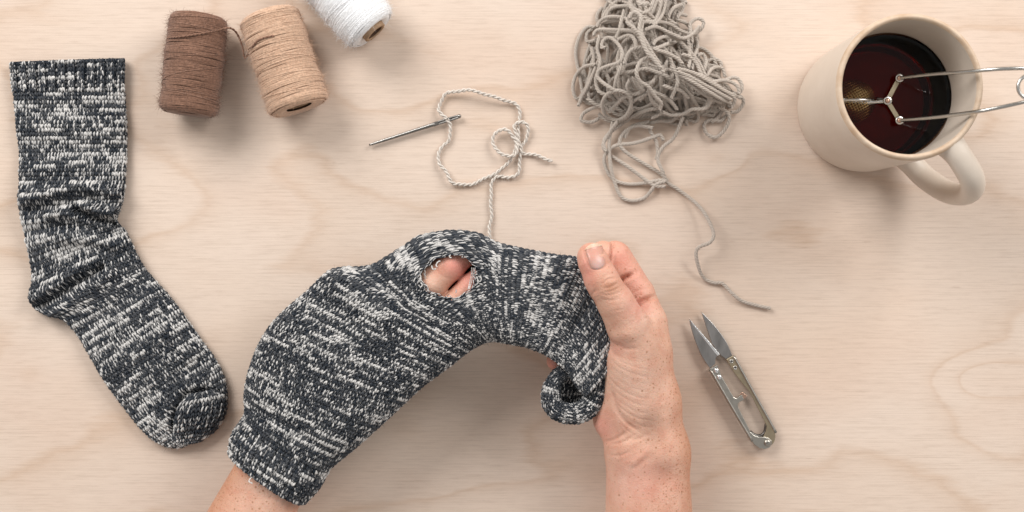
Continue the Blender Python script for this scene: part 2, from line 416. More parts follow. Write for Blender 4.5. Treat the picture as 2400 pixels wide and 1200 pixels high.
def knit(name, pt, wales, courses, v0, v1, parent, seed=0, rib=0, rad=0.00050, white=0.5, sides=6, rowflip=False, fuzz=0.0, frow=9.0):
    r_ = np.random.default_rng(seed + 11)
    j0, j1 = int(round(v0 * courses)), int(round(v1 * courses))
    I, J = np.meshgrid(np.arange(wales), np.arange(j0, j1)); I = I.ravel(); J = J.ravel()
    ctr, cn, kp = pt.at((I + 0.5) / wales, (J + 0.5) / courses)
    kp = kp & (cn[:, 2] > -0.45); I, J = I[kp], J[kp]; n = len(I)
    # yarn colour along the courses: long runs of white, otherwise dark plied with a white strand
    run = vnoise(I * 0.15 + 31.7 * (J % 97), J * 0.0 + seed + 0.5, seed) * 0.80 + 0.13 * vnoise(I * 0.09, J * 0.42, seed + 5) + 0.07 * r_.random(n)
    runw = run > (0.70 - 0.09 * white)
    dens = np.clip(1.75 * vnoise(I * 0.06 + 13.3 * (J % 53), J * 0.0 + seed + 2.5, seed + 8) - 0.38, 0.04, 0.95)
    bag = Bag()
    nr = 5; tt = np.linspace(0, 1, nr)
    ang = np.arange(sides) * 2 * np.pi / sides
    for sgn in (-1, 1):
        jit = r_.normal(0, 0.06, (n, 1)); jv = r_.normal(0, 0.07, (n, 1))
        du = 0.05 + 0.43 * tt ** 0.9
        uu = (I[:, None] + 0.5 + sgn * du[None] + jit) / wales
        vv = (J[:, None] + 0.02 + 1.22 * (1 - tt)[None] * 1.0 + jv) / courses if rowflip else (J[:, None] - 0.05 + 1.25 * tt[None] + jv) / courses
        p, nn, _ = pt.at(uu, vv)
        ribo = rib * np.where(I % 3 != 2, 0.0006, -0.0009)[:, None]
        loft = (0.00055 * np.sin(np.pi * tt) - 0.0004)[None] + r_.normal(0, 0.00012, (n, 1)) + ribo
        c = p + nn * loft[..., None]
        t = np.gradient(c, axis=1); t /= np.linalg.norm(t, axis=2)[..., None] + 1e-12
        sd = np.cross(t, nn); sd /= np.linalg.norm(sd, axis=2)[..., None] + 1e-12
        rr = rad * (0.25 + 0.82 * np.sin(np.pi * (0.10 + 0.82 * tt)))[None] * r_.uniform(0.82, 1.15, (n, 1)) * np.where(runw, 1.12, 0.95)[:, None]
        ring = c[:, :, None] + rr[..., None, None] * (np.cos(ang)[None, None, :, None] * sd[:, :, None] + np.sin(ang)[None, None, :, None] * nn[:, :, None])
        # colours: which sides of the plied yarn are white at each ring
        ph = r_.uniform(0, sides, (n, 1, 1)); tw = 1.6 * tt[None, :, None]
        pos = (np.arange(sides)[None, None] + ph + tw * sgn) % sides
        frac = np.where(runw[:, None, None], 0.85 if sgn < 0 else 0.50, np.where(r_.random(n) < (dens if sgn < 0 else dens * 0.22), 0.46, 0.03)[:, None, None])
        wm = (pos < frac * sides).astype(float)
        wm = wm * r_.uniform(0.75, 1.0, (n, 1, 1)) + (1 - wm) * r_.uniform(0.0, 0.09, (n, 1, 1))
        wm *= r_.uniform(0.88, 1.0, wm.shape)
        col = DARK + (WHITE - DARK) * wm[..., None]
        V = ring.reshape(-1, 3)
        b0 = (np.arange(n) * nr * sides)[:, None, None]; i = (np.arange(nr - 1) * sides)[None, :, None]; j = np.arange(sides)[None, None]; j2 = (j + 1) % sides
        Fq = np.stack([b0 + i + j, b0 + i + j2, b0 + i + sides + j2, b0 + i + sides + j], -1).reshape(-1, 4)
        bag.add((V, Fq), col.reshape(-1, 3))
    # backing sheet added under the stitches, its dark colour painting shade into the gaps
    a0, a1 = int(v0 * (pt.nt - 1)), int(round(v1 * (pt.nt - 1)))
    rows = np.arange(a0, a1 + 1); st = 2; rows = rows[::st] if (a1 - a0) % st == 0 else np.r_[rows[::st], a1]
    cols = np.arange(0, pt.ns, 2); N = pt.normals()
    g = pt.G[np.ix_(rows, cols)] - N[np.ix_(rows, cols)] * 0.0006; kk = pt.keep[np.ix_(rows, cols)]
    nr_, nc = g.shape[:2]; idx = np.arange(nr_ * nc).reshape(nr_, nc)
    Fq = np.stack([idx[:-1, :-1], idx[:-1, 1:], idx[1:, 1:], idx[1:, :-1]], -1)
    ok = kk[:-1, :-1] & kk[:-1, 1:] & kk[1:, 1:] & kk[1:, :-1]
    bag.add((g.reshape(-1, 3), Fq[ok].reshape(-1, 4)), DARK * 0.8)
    if fuzz > 0:                                                  # loose fibres standing off the yarn
        m = int(n * fuzz); k = r_.integers(0, n, m)
        p, nn, kp2 = pt.at((I[k] + r_.random(m)) / wales, (J[k] + r_.random(m)) / courses)
        bag.add(hairs(p, nn, 0.0022, r_), None); hc = np.where(r_.random(m) < 0.4, 1.0, 0.08)
        bag.c.append(np.repeat(DARK + (WHITE - DARK) * hc[:, None], 8, 0))
    return bag.build(name, M['knit'], parent)
def hairs(p, nn, length, r_, wd=0.00004):
    m = len(p); d = nn * 0.7 + r_.normal(0, 0.75, (m, 3)); d /= np.linalg.norm(d, axis=1)[:, None]
    bend = r_.normal(0, 0.8, (m, 3)); L = length * r_.uniform(0.4, 1.2, (m, 1))
    sd = np.cross(d, r_.normal(0, 1, (m, 3))); sd /= np.linalg.norm(sd, axis=1)[:, None] + 1e-9
    t = np.array([0, .35, .7, 1.0]); ring = p[:, None] + d[:, None] * (L[:, None] * t[None, :, None]) + bend[:, None] * (L[:, None] * (t ** 2)[None, :, None] * 0.5)
    wv = wd * np.array([1, 1, .8, .3])
    V = np.stack([ring - sd[:, None] * wv[None, :, None], ring + sd[:, None] * wv[None, :, None]], 2).reshape(-1, 3)
    b = (np.arange(m) * 8)[:, None]; i = (np.arange(3) * 2)[None]
    return V, np.stack([b + i, b + i + 1, b + i + 3, b + i + 2], -1).reshape(-1, 4)

SOCKS = 'pair of marled grey socks'
# --- the sock lying flat
flat_rows = [((25, 146), (295, 137), .35, .30), ((32, 215), (292, 213), .38, .34), ((40, 300), (296, 298), .38, .36), ((47, 370), (296, 368), .38, .36),
    ((47, 420), (293, 418), .38, .38), ((45, 462), (289, 458), .5, .55), ((52, 515), (278, 496), .55, .62), ((64, 570), (272, 519), .55, .62), ((75, 625), (292, 540), .42, .46),
    ((76, 662), (306, 566), .42, .46), ((69, 694), (318, 592), .42, .46), ((80, 720), (330, 614), .42, .44), ((110, 738), (341, 632), .40, .40), ((145, 748), (353, 646), .4, .38),
    ((176, 778), (373, 668), .4, .38), ((210, 832), (408, 708), .4, .38), ((240, 882), (440, 752), .4, .38), ((270, 927), (472, 798), .4, .38), ((300, 967), (500, 836), .4, .38),
    ((330, 1003), (520, 872), .4, .38), ((360, 1031), (531, 912), .4, .36), ((385, 1044), (528, 952), .36, .33), ((405, 1049), (511, 992), .33, .30), ((430, 1047), (476, 1028), .28, .24)]
sock = thing('sock', 'whole grey and white marled sock lying flat at the left of the table', 'sock', P(200, 560), SOCKS)
fp = Patch(flat_rows, 420, 220, expo=0.62)
wr = np.random.default_rng(3)
fp.relief([([(60, 470), (120, 452), (190, 436), (285, 452)], 13, .20), ([(70, 492), (150, 478), (215, 466)], 11, -.10), ([(120, 505), (180, 498), (240, 510)], 12, .14),
           ([(175, 492), (225, 512), (275, 522)], 9, -.34), ([(190, 478), (240, 496), (285, 500)], 10, .22), ([(60, 545), (130, 530), (200, 532), (260, 548)], 14, -.10), ([(150, 560), (220, 560), (285, 575)], 14, .12),
           ([(80, 722), (120, 697), (190, 652), (235, 628)], 10, -.22), ([(85, 700), (130, 672), (190, 630)], 14, .14), ([(120, 738), (200, 690), (260, 640)], 15, .10),
           ([(405, 1010), (408, 965), (432, 925), (478, 915), (525, 935)], 9, -.16),
           ([(60, 300), (150, 292), (280, 305)], 22, .05), ([(60, 250), (280, 245)], 22, -.04), ([(60, 350), (280, 345)], 20, -.05), ([(60, 400), (160, 392), (280, 402)], 18, .07),
           ([(170, 790), (330, 670)], 20, -.06), ([(240, 880), (430, 750)], 22, .05), ([(345, 690), (440, 830)], 22, .07), ([(300, 960), (480, 840)], 24, -.05)], 2.6)
W_F, C_F = 41, 108
vf = lambda k: fp.tk[k] / fp.length
knit('cuff', fp, W_F, C_F, 0, vf(1), sock, 41, rib=1, white=1.2, rad=0.00054, fuzz=1.0)
knit('leg', fp, W_F, C_F, vf(1), vf(8), sock, 2, white=1.15, fuzz=0.8)
knit('heel', fp, W_F, C_F, vf(8), vf(13), sock, 3, white=0.95, fuzz=0.8)
knit('foot', fp, W_F, C_F, vf(13), 1.0, sock, 4, white=1.1, fuzz=0.8)
tp = Patch([((452, 922), (494, 912), .55, .25), ((425, 944), (524, 926), .55, .55), ((413, 970), (531, 950), .55, .66), ((409, 998), (524, 980), .5, .62), ((412, 1022), (506, 1008), .42, .44), ((428, 1043), (468, 1036), .35, .30)], 80, 120, expo=0.75)
knit('toe', tp, 17, 13, 0, 1, sock, 5, white=0.45, fuzz=1.0)

# --- the holed sock drawn over the hand
worn_rows = [((541, 1058), (713, 1179), 3.3, 2.0), ((550, 1014), (746, 1144), 3.35, 2.15), ((575, 974), (768, 1105), 3.4, 2.1), ((577, 915), (832, 1050), 3.6, 2.1), ((598, 832), (912, 978), 3.8, 2.05), ((640, 757), (985, 910), 3.9, 2.0),
    ((720, 683), (1055, 857), 4.0, 1.9), ((785, 630), (1100, 822), 4.1, 1.85), ((872, 621), (1127, 806), 4.2, 1.75), ((942, 580), (1142, 801), 4.3, 1.7), ((1010, 548), (1154, 799), 4.4, 1.6), ((1085, 548), (1168, 800), 4.5, 1.5),
    ((1160, 568), (1183, 803), 4.7, 1.25), ((1230, 584), (1203, 807), 4.9, 1.0), ((1300, 597), (1233, 813), 5.0, .85), ((1362, 608), (1268, 826), 5.1, .65), ((1405, 660), (1300, 845), 5.1, .5), ((1430, 735), (1330, 872), 5.0, .5), ((1440, 800), (1352, 905), 4.8, .6), ((1440, 850), (1372, 930), 4.6, .6)]
sock2 = thing('sock', 'marled grey sock with a torn hole pulled over a hand', 'sock', P(900, 800, 2), SOCKS)
wp = Patch(worn_rows, 520, 440, ang=(-math.pi / 2, 1.5 * math.pi), expo=0.78)
wp.relief([([(790, 640), (830, 690), (880, 740)], 40, .28), ([(610, 800), (680, 730), (770, 650)], 25, .10), ([(960, 575), (1010, 560), (1080, 565)], 26, .22), ([(880, 640), (930, 700), (1000, 760)], 22, -.18), ([(1110, 600), (1130, 700), (1140, 790)], 26, -.16),
           ([(700, 950), (850, 800), (960, 700)], 60, .15), ([(1180, 620), (1200, 720), (1215, 790)], 18, .08), ([(1270, 620), (1240, 800)], 20, -.08),
           ([(1340, 640), (1300, 740), (1270, 810)], 18, .10), ([(1400, 690), (1340, 780), (1310, 840)], 14, -.12), ([(560, 1010), (640, 1050), (760, 1128)], 12, -.10), ([(590, 955), (700, 1010), (790, 1080)], 12, -.12)])
HC, HR, HT = (1053, 647), (63, 50), -0.12
wp.hole(HC, HR, 0.56, 2.4, HT)
W_W, C_W = 108, 120
vw = lambda k: wp.tk[k] / wp.length
knit('cuff', wp, W_W, C_W, 0, vw(2), sock2, 21, rib=0.6, rad=0.00060, white=0.45, fuzz=1.2)
knit('body', wp, W_W, C_W, vw(2), 1.0, sock2, 22, white=0.85, fuzz=0.6)
# rolled toe end: a thick lip round a dark pocket
lip = spline([(1322, 868), (1302, 890), (1291, 922), (1296, 952), (1325, 968), (1362, 966), (1390, 940), (1402, 902), (1406, 862), (1400, 830)], 4)
class TubePatch(Patch):
    def __init__(s, c, r, ns=60):
        t, sd, up = frames(c); a = np.linspace(0, 2 * np.pi, ns)
        s.G = c[:, None] + r[:, None, None] * (np.cos(a)[None, :, None] * sd[:, None] + np.sin(a)[None, :, None] * up[:, None])
        s.nt, s.ns = s.G.shape[:2]; s.keep = np.ones((s.nt, s.ns), bool); s.Nrm = s.G - c[:, None]; s.Nrm = s.Nrm / np.linalg.norm(s.Nrm, axis=2)[..., None]
        s.length = 1
lz = np.interp(np.linspace(0, 1, len(lip)), [0, .3, .6, .85, 1], [4.3, 4.2, 4.2, 4.5, 4.8])
lpt = TubePatch(PP(lip, lz), np.array([R(x, 4) for x in np.interp(np.linspace(0, 1, len(lip)), [0, .2, .5, .8, 1], [15, 21, 24, 24, 18])]))
knit('toe_roll', lpt, 18, 46, 0, 1, sock2, 31, white=0.45, fuzz=1.0)
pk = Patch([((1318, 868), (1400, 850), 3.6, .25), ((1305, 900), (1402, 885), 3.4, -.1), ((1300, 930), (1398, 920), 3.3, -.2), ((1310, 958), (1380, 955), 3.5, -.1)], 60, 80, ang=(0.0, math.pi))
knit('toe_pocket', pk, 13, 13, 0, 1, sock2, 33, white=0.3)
# torn edge: strands round the hole and ladders across it
def hole_pt(a, r, z=None):
    x, y = HR[0] * r * math.cos(a), HR[1] * r * math.sin(a); ca, sa = math.cos(HT), math.sin(HT)
    return (HC[0] + x * ca - y * sa, HC[1] + x * sa + y * ca)
def surf_z(px, py):
    q = topx(wp.G); up = wp.normals()[:, :, 2] > 0.05
    d = np.where(up & wp.keep, (q[..., 0] - px) ** 2 + (q[..., 1] - py) ** 2, 1e9); k = np.unravel_index(np.argmin(d), d.shape)
    return wp.G[k][2] * 100
def strand(pts, zs, r, mat, name, parent, col):
    c = spline(np.hstack([PP(np.array(pts, float), 0 * np.array(zs, float))[:, :2] * np.array([kz(z) for z in zs])[:, None], np.array(zs)[:, None] / 100]), 0.0008)
    b = Bag(); V_, F_ = plied(c, r * 0.55, r * 0.62, 0.003, 2, 5); k = len(V_) // 2
    cc = np.vstack([np.tile(WHITE, (k, 1)), np.tile(col, (len(V_) - k, 1))]); b.add((V_, F_), cc)
    return b.build(name, mat, parent)
hr = np.random.default_rng(5)
for k in range(1):
    aa = np.linspace(0, 2 * np.pi, 46); pts = [hole_pt(a, (1.0 + 0.06 * k) / (1 + .05 * math.sin(3 * a + 1) + .035 * math.sin(7 * a) + .025 * math.sin(11 * a + 2)) + hr.normal(0, .018)) for a in aa]
    zs = [surf_z(*hole_pt(a, 1.12)) + 0.04 + 0.03 * math.sin(5 * a + k) for a in aa]
    strand(pts, zs, 0.00026, M['knit'], 'torn_edge', sock2, DARK * 2)
for pts in ([(996, 633), (998, 655), (1003, 683)], [(994, 640), (1001, 665), (1005, 684)], [(1106, 627), (1104, 650), (1097, 678)], [(1110, 628), (1107, 655), (1100, 677)], [(1118, 636), (1116, 655), (1110, 674)], [(988, 655), (992, 672), (1000, 684)]):
    strand(pts, [surf_z(*pts[0]) + 0.05, 5.62, surf_z(*pts[-1]) + 0.05], 0.0003, M['knit'], 'loose_thread', sock2, WHITE * 0.8)
for pts in ([(1032, 612), (1026, 614), (1022, 622), (1025, 626)], [(1012, 622), (1014, 631), (1022, 630)], [(1068, 686), (1070, 682), (1068, 678)], [(986, 662), (990, 668), (986, 673), (981, 668)], [(1117, 648), (1122, 660), (1128, 656), (1126, 646)], [(1056, 597), (1052, 602), (1058, 604)],
            [(543, 1042), (537, 1030), (546, 1022)], [(542, 1052), (533, 1046)], [(590, 1118), (583, 1128), (592, 1133)]):
    z0 = surf_z(*pts[0]) + 0.12
    strand(pts, [z0 + 0.05 * i for i in range(len(pts))], 0.00036, M['knit'], 'frayed_end', sock2, WHITE * 0.8)

for k in range(9):                                       # broken loops standing round the tear
    a_ = k / 9 * 6.283 + hr.normal(0, .2); r1 = 1.0 + hr.uniform(.0, .10); w_ = hr.uniform(.05, .11); dp = hr.uniform(.03, .20) * (1 if hr.random() < .75 else -1)
    pts = [hole_pt(a_ - w_, r1 + .03), hole_pt(a_ - w_ * .7, r1 - dp * .7), hole_pt(a_, r1 - dp), hole_pt(a_ + w_ * .7, r1 - dp * .7), hole_pt(a_ + w_, r1 + .03)]
    z0 = surf_z(*hole_pt(a_, 1.1)) + .02; strand(pts, [z0, z0 + .06, z0 + .08, z0 + .06, z0], 0.00024, M['knit'], 'broken_loop', sock2, WHITE * (0.7 if k % 2 else 0.04))

# ------------------------------------------------------------------ hands (smooth union of tapered limbs, meshed)
def field(groups, lo, hi, h):
    ax = [np.arange(lo[k], hi[k] + h, h, dtype=np.float32) for k in range(3)]
    shp = tuple(len(a) for a in ax); tot = np.full(shp, 9.0, np.float32)
    for kg, kk, prims in groups:
        g = np.full(shp, 9.0, np.float32)
        for (p1, r1, p2, r2) in prims:
            m = max(r1, r2) + 1.4
            sl = []
            for k in range(3):
                a, b = min(p1[k], p2[k]) - m, max(p1[k], p2[k]) + m
                i0 = int(np.clip((a - lo[k]) / h, 0, shp[k])); i1 = int(np.clip((b - lo[k]) / h + 1, 0, shp[k])); sl.append(slice(i0, max(i1, i0)))
            sl = tuple(sl)
            X = ax[0][sl[0]][:, None, None]; Y = ax[1][sl[1]][None, :, None]; Z = ax[2][sl[2]][None, None]
            if X.size * Y.size * Z.size == 0: continue
            d = [p2[k] - p1[k] for k in range(3)]; dd = sum(x * x for x in d) + 1e-9
            t = np.clip(((X - p1[0]) * d[0] + (Y - p1[1]) * d[1] + (Z - p1[2]) * d[2]) / dd, 0, 1)
            dist = np.sqrt((X - p1[0] - t * d[0]) ** 2 + (Y - p1[1] - t * d[1]) ** 2 + (Z - p1[2] - t * d[2]) ** 2) - (r1 + (r2 - r1) * t)
            a = g[sl]; hh = np.clip(0.5 + 0.5 * (a - dist) / kk, 0, 1); g[sl] = a + (dist - a) * hh - kk * hh * (1 - hh)
        hh = np.clip(0.5 + 0.5 * (tot - g) / kg, 0, 1); tot = tot + (g - tot) * hh - kg * hh * (1 - hh)
    return tot
def surface_nets(f, lo, h):
    s = f < 0; nx, ny, nz = f.shape
    off = [(i, j, k) for i in (0, 1) for j in (0, 1) for k in (0, 1)]
    cnt = sum(s[i:nx - 1 + i, j:ny - 1 + j, k:nz - 1 + k].astype(np.int8) for i, j, k in off)
    act = (cnt > 0) & (cnt < 8); ci = np.argwhere(act)
    idx = np.full(act.shape, -1, np.int64); idx[act] = np.arange(len(ci))
    vals = {o: f[ci[:, 0] + o[0], ci[:, 1] + o[1], ci[:, 2] + o[2]] for o in off}
    acc = np.zeros((len(ci), 3)); num = np.zeros(len(ci))
    for a in off:
        for k in range(3):
            if a[k] == 0:
                b = list(a); b[k] = 1; b = tuple(b); va, vb = vals[a], vals[b]
                m = (va < 0) != (vb < 0); t = np.where(m, va / np.where(va == vb, 1, va - vb), 0)
                p = np.tile(np.array(a, float), (len(ci), 1)); p[:, k] += t; acc[m] += p[m]; num[m] += 1
    V = (ci + acc / num[:, None]) * h + np.asarray(lo)
    Fs = []
    for k in range(3):
        a = [slice(1, -1)] * 3; a[k] = slice(0, -1); b = list(a); b[k] = slice(1, None)
        s0, s1 = s[tuple(a)], s[tuple(b)]; e = np.argwhere(s0 != s1)
        fl = s0[tuple(e.T)]
        e = e + 1; e[:, k] -= 1
        u, v = [(1, 2), (2, 0), (0, 1)][k]
        def cell(du, dv):
            c = e.copy(); c[:, u] -= du; c[:, v] -= dv; return idx[c[:, 0], c[:, 1], c[:, 2]]
        q = np.stack([cell(1, 1), cell(0, 1), cell(0, 0), cell(1, 0)], -1)
        q[~fl] = q[~fl][:, ::-1]; Fs.append(q)
    return V, np.vstack(Fs)
def cone(a, ra, b, rb):
    """limb from (px,py,z) with radius in px to (px,py,z), in cm"""
    return (P(*a) * 100, R(ra, a[2]) * 100, P(*b) * 100, R(rb, b[2]) * 100)
def chain(*pts):
    return [cone(p[:3], p[3], q[:3], q[3]) for p, q in zip(pts[:-1], pts[1:])]
def hand_mesh(name, groups, lo, hi, h, origin, grooves, colour):
    f = field(groups, lo, hi, h); V, F = surface_nets(f, lo, h); V = V / 100
    me = bpy.data.meshes.new('t'); me.from_pydata(V.tolist(), [], F.tolist()); me.update()
    nn = np.empty(len(V) * 3, np.float32); me.vertices.foreach_get('normal', nn); nn = nn.reshape(-1, 3); bpy.data.meshes.remove(me)
    q = topx(V); up = np.clip(nn[:, 2] * 2.5, 0, 1); d = np.zeros(len(V))
    for line, wd, amp, *zm in grooves:
        ln = np.asarray(line, float); lo2, hi2 = ln.min(0) - 4 * wd, ln.max(0) + 4 * wd
        m = np.all((q > lo2) & (q < hi2), axis=1)
        if zm: m &= V[:, 2] * 100 < zm[0]
        sp = spline(ln, 4) if len(ln) > 2 else ln
        dd = polydist(q[m], sp)
        e0 = np.linalg.norm(q[m] - ln[0], axis=1); e1 = np.linalg.norm(q[m] - ln[-1], axis=1); Lg = np.sum(np.linalg.norm(np.diff(ln, axis=0), axis=1))
        fade = 1.0 if Lg < 4 * wd else np.clip(np.minimum(e0, e1) / (0.18 * Lg + 1), 0.15, 1)
        d[m] += amp / 100 * np.exp(-(dd / wd) ** 2) * fade
    V = V + nn * (d * up)[:, None]
    col, fr = colour(q, V, nn)
    return make(name, V, F, M['skin'], None, col=col, attrs={'freckle': fr}, origin=origin)

def blob(q, c, r): return np.exp(-(((q[:, 0] - c[0]) / r[0]) ** 2 + ((q[:, 1] - c[1]) / r[1]) ** 2))
BASE = np.array([0.65, 0.375, 0.270]); PINK = np.array([0.67, 0.275, 0.215]); TAN = np.array([0.45, 0.195, 0.100]); PALE = np.array([0.69, 0.455, 0.355])
def lerp(a, b, t): return a + (b - a) * np.clip(t, 0, 1)[:, None]

RH = [
    (0.9, 0.7, [cone((1493, 1560, 3.6), 84, (1486, 1050, 3.9), 63), cone((1562, 1560, 3.6), 86, (1546, 1060, 3.9), 66),
                cone((1486, 1050, 3.9), 63, (1478, 960, 4.0), 60), cone((1546, 1060, 3.9), 66, (1532, 940, 4.2), 58), cone((1532, 940, 4.2), 58, (1515, 820, 4.4), 55),
                cone((1515, 820, 4.4), 52, (1517, 756, 4.2), 40), cone((1517, 756, 4.2), 40, (1506, 720, 3.9), 36),
                cone((1428, 985, 3.7), 38, (1425, 900, 3.4), 44), cone((1445, 880, 3.6), 50, (1500, 800, 3.6), 50),
                cone((1478, 960, 4.4), 54, (1478, 850, 5.0), 57), cone((1495, 930, 4.6), 52, (1488, 790, 5.4), 52)]),
    (0.22, 0.14, chain((1490, 808, 5.4, 52), (1472, 764, 5.85, 50), (1442, 708, 6.4, 43), (1417, 669, 6.7, 39.5), (1408, 652, 6.75, 39.5), (1391, 614, 6.8, 35.5), (1386, 602, 6.7, 33.5))),
    (0.05, 0.14, chain((1520, 756, 4.1, 43), (1493, 690, 3.75, 41), (1441, 604, 3.7, 40))),
    (0.03, 0.1, chain((1414, 599, 4.15, 35), (1406, 650, 4.3, 31), (1394, 690, 4.3, 28), (1392, 720, 4.2, 26))),
    (0.1, 0.2, chain((1515, 800, 3.6, 42), (1460, 700, 3.3, 34), (1375, 760, 3.4, 30), (1330, 815, 3.5, 26))),
    (0.1, 0.2, chain((1505, 840, 3.2, 40), (1440, 760, 2.7, 32), (1350, 810, 3.0, 28), (1304, 846, 3.4, 23))),
    (0.1, 0.2, chain((1480, 880, 3.1, 38), (1420, 830, 2.6, 28), (1360, 850, 2.9, 24), (1326, 864, 3.2, 20))),
]
rg = np.random.default_rng(9)
RG = [  # creases: (pixel line, width, depth in cm)
    ([(1437, 560), (1436, 590), (1430, 616), (1412, 650)], 4.5, -.22, 5.25), ([(1405, 702), (1448, 664), (1466, 651), (1490, 640)], 5.5, -.32, 5.1), ([(1440, 760), (1485, 720), (1506, 705), (1544, 692)], 5.5, -.32, 5.1), ([(1478, 690), (1496, 680), (1520, 676)], 3.2, -.03, 5.1),
    ([(1482, 700), (1500, 692), (1512, 690)], 3, -.03), ([(1500, 735), (1520, 728), (1540, 730)], 3, -.03), ([(1505, 748), (1525, 742), (1545, 745)], 3, -.03), ([(1490, 706), (1488, 690), (1494, 676)], 3, -.03),
    # thumb knuckle
    ([(1408, 668), (1425, 655), (1446, 652)], 3, -.030), ([(1412, 676), (1430, 674), (1450, 662)], 3, -.035), ([(1415, 684), (1435, 682), (1452, 672)], 3, -.030), ([(1400, 686), (1425, 692), (1455, 684)], 3, -.022), ([(1405, 700), (1430, 704), (1460, 698)], 3, -.018),
    ([(1405, 660), (1420, 646), (1440, 642)], 3, -.022), ([(1425, 664), (1436, 661), (1444, 658)], 4, .03), ([(1386, 694), (1393, 684), (1400, 680)], 3.5, -.04), ([(1440, 716), (1462, 712)], 3, -.012), ([(1430, 730), (1470, 724)], 3, -.012),
    # base of the thumb and the thenar folds
    ([(1428, 792), (1446, 808), (1470, 818), (1500, 816)], 5, -.035), ([(1426, 800), (1436, 826), (1462, 842)], 4, -.025), ([(1445, 790), (1475, 786)], 14, .05),
    ([(1367, 578), (1370, 602), (1382, 626), (1402, 630), (1421, 623), (1417, 598)], 2.4, -.035)]
for k in range(11):
    y0 = 818 + k * 15; x0 = 1421 + 2 * rg.random() + max(0, (k - 6)) * 4
    RG.append(([(x0, y0), (x0 + 28, y0 + 26 + k), (x0 + 70, y0 + 44 + k * 2), (x0 + 105 + rg.uniform(-10, 12) - 3 * max(0, k - 5), y0 + 50 + k * 2)], 2.6, -.008 - .010 * rg.random()))
RG += [([(1430, 905), (1445, 960), (1470, 992), (1500, 1012)], 5, -.07), ([(1415, 1036), (1440, 1030), (1470, 1012)], 4, -.07), ([(1420, 1040), (1455, 1038), (1490, 1018)], 3.5, -.04), ([(1422, 1066), (1450, 1068), (1480, 1058)], 3.5, -.03), ([(1470, 1028), (1490, 1030), (1520, 1018)], 4, -.03),
       ([(1470, 1096), (1490, 1080), (1512, 1062), (1530, 1046)], 9, .045), ([(1478, 1104), (1500, 1088), (1522, 1068)], 6, -.03), ([(1448, 1068), (1462, 1050), (1476, 1036)], 10, .03), ([(1528, 1000), (1535, 1040)], 24, -.06), ([(1540, 1085), (1565, 1105)], 24, -.06), ([(1555, 960), (1575, 1060)], 14, .05)]
def rcol(q, V, nn):
    c = np.tile(BASE, (len(q), 1))
    c = lerp(c, PALE, 0.8 * blob(q, (1500, 740), (45, 40)) + 0.6 * blob(q, (1485, 900), (60, 90)))
    c = lerp(c, PINK, 0.75 * blob(q, (1375, 630), (26, 60)) + 0.55 * blob(q, (1450, 600), (35, 40)) + 0.5 * blob(q, (1490, 660), (40, 50)) + .45 * blob(q, (1500, 720), (30, 25)))
    c = lerp(c, PINK, 0.65 * blob(q, (1410, 1000), (35, 40)) + 0.45 * blob(q, (1500, 1130), (70, 60)) + 0.35 * blob(q, (1445, 815), (30, 20)) + 0.9 * blob(q, (1300, 855), (40, 30)))
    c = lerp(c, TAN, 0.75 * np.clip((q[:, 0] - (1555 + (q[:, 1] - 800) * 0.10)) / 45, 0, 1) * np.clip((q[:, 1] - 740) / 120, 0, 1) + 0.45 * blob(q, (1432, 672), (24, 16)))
    c = lerp(c, PALE * np.array([.93, .93, .95]), 0.4 * blob(q, (1470, 1120), (45, 60)))
    c = c * (1 - 0.24 * (blob(q, (1528, 1010), (26, 34)) + blob(q, (1552, 1098), (32, 22)) * 1.0))[:, None] * np.array([1, 1, 1.0])  # shade of two hollows at the wrist painted into the skin colour
    fr = np.clip((q[:, 0] - (1490 + 0.12 * (q[:, 1] - 800))) / 110, 0, 1) * np.clip((q[:, 1] - 640) / 260, 0.12, 1) + 0.12 + 0.35 * np.clip((q[:, 1] - 1090) / 80, 0, 1) * np.clip((q[:, 0] - 1450) / 100, 0, 1)
    fr = fr * np.clip(1.25 - 1.2 * blob(q, (1395, 610), (60, 70)) - blob(q, (1460, 900), (50, 80)), 0, 1)
    return c, np.clip(fr, 0, 1)
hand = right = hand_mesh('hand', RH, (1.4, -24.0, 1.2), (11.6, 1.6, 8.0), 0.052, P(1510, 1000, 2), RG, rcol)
tag(hand, 'bare freckled hand gripping the sock toe with thumb uppermost', 'hand', 'two hands of one person')

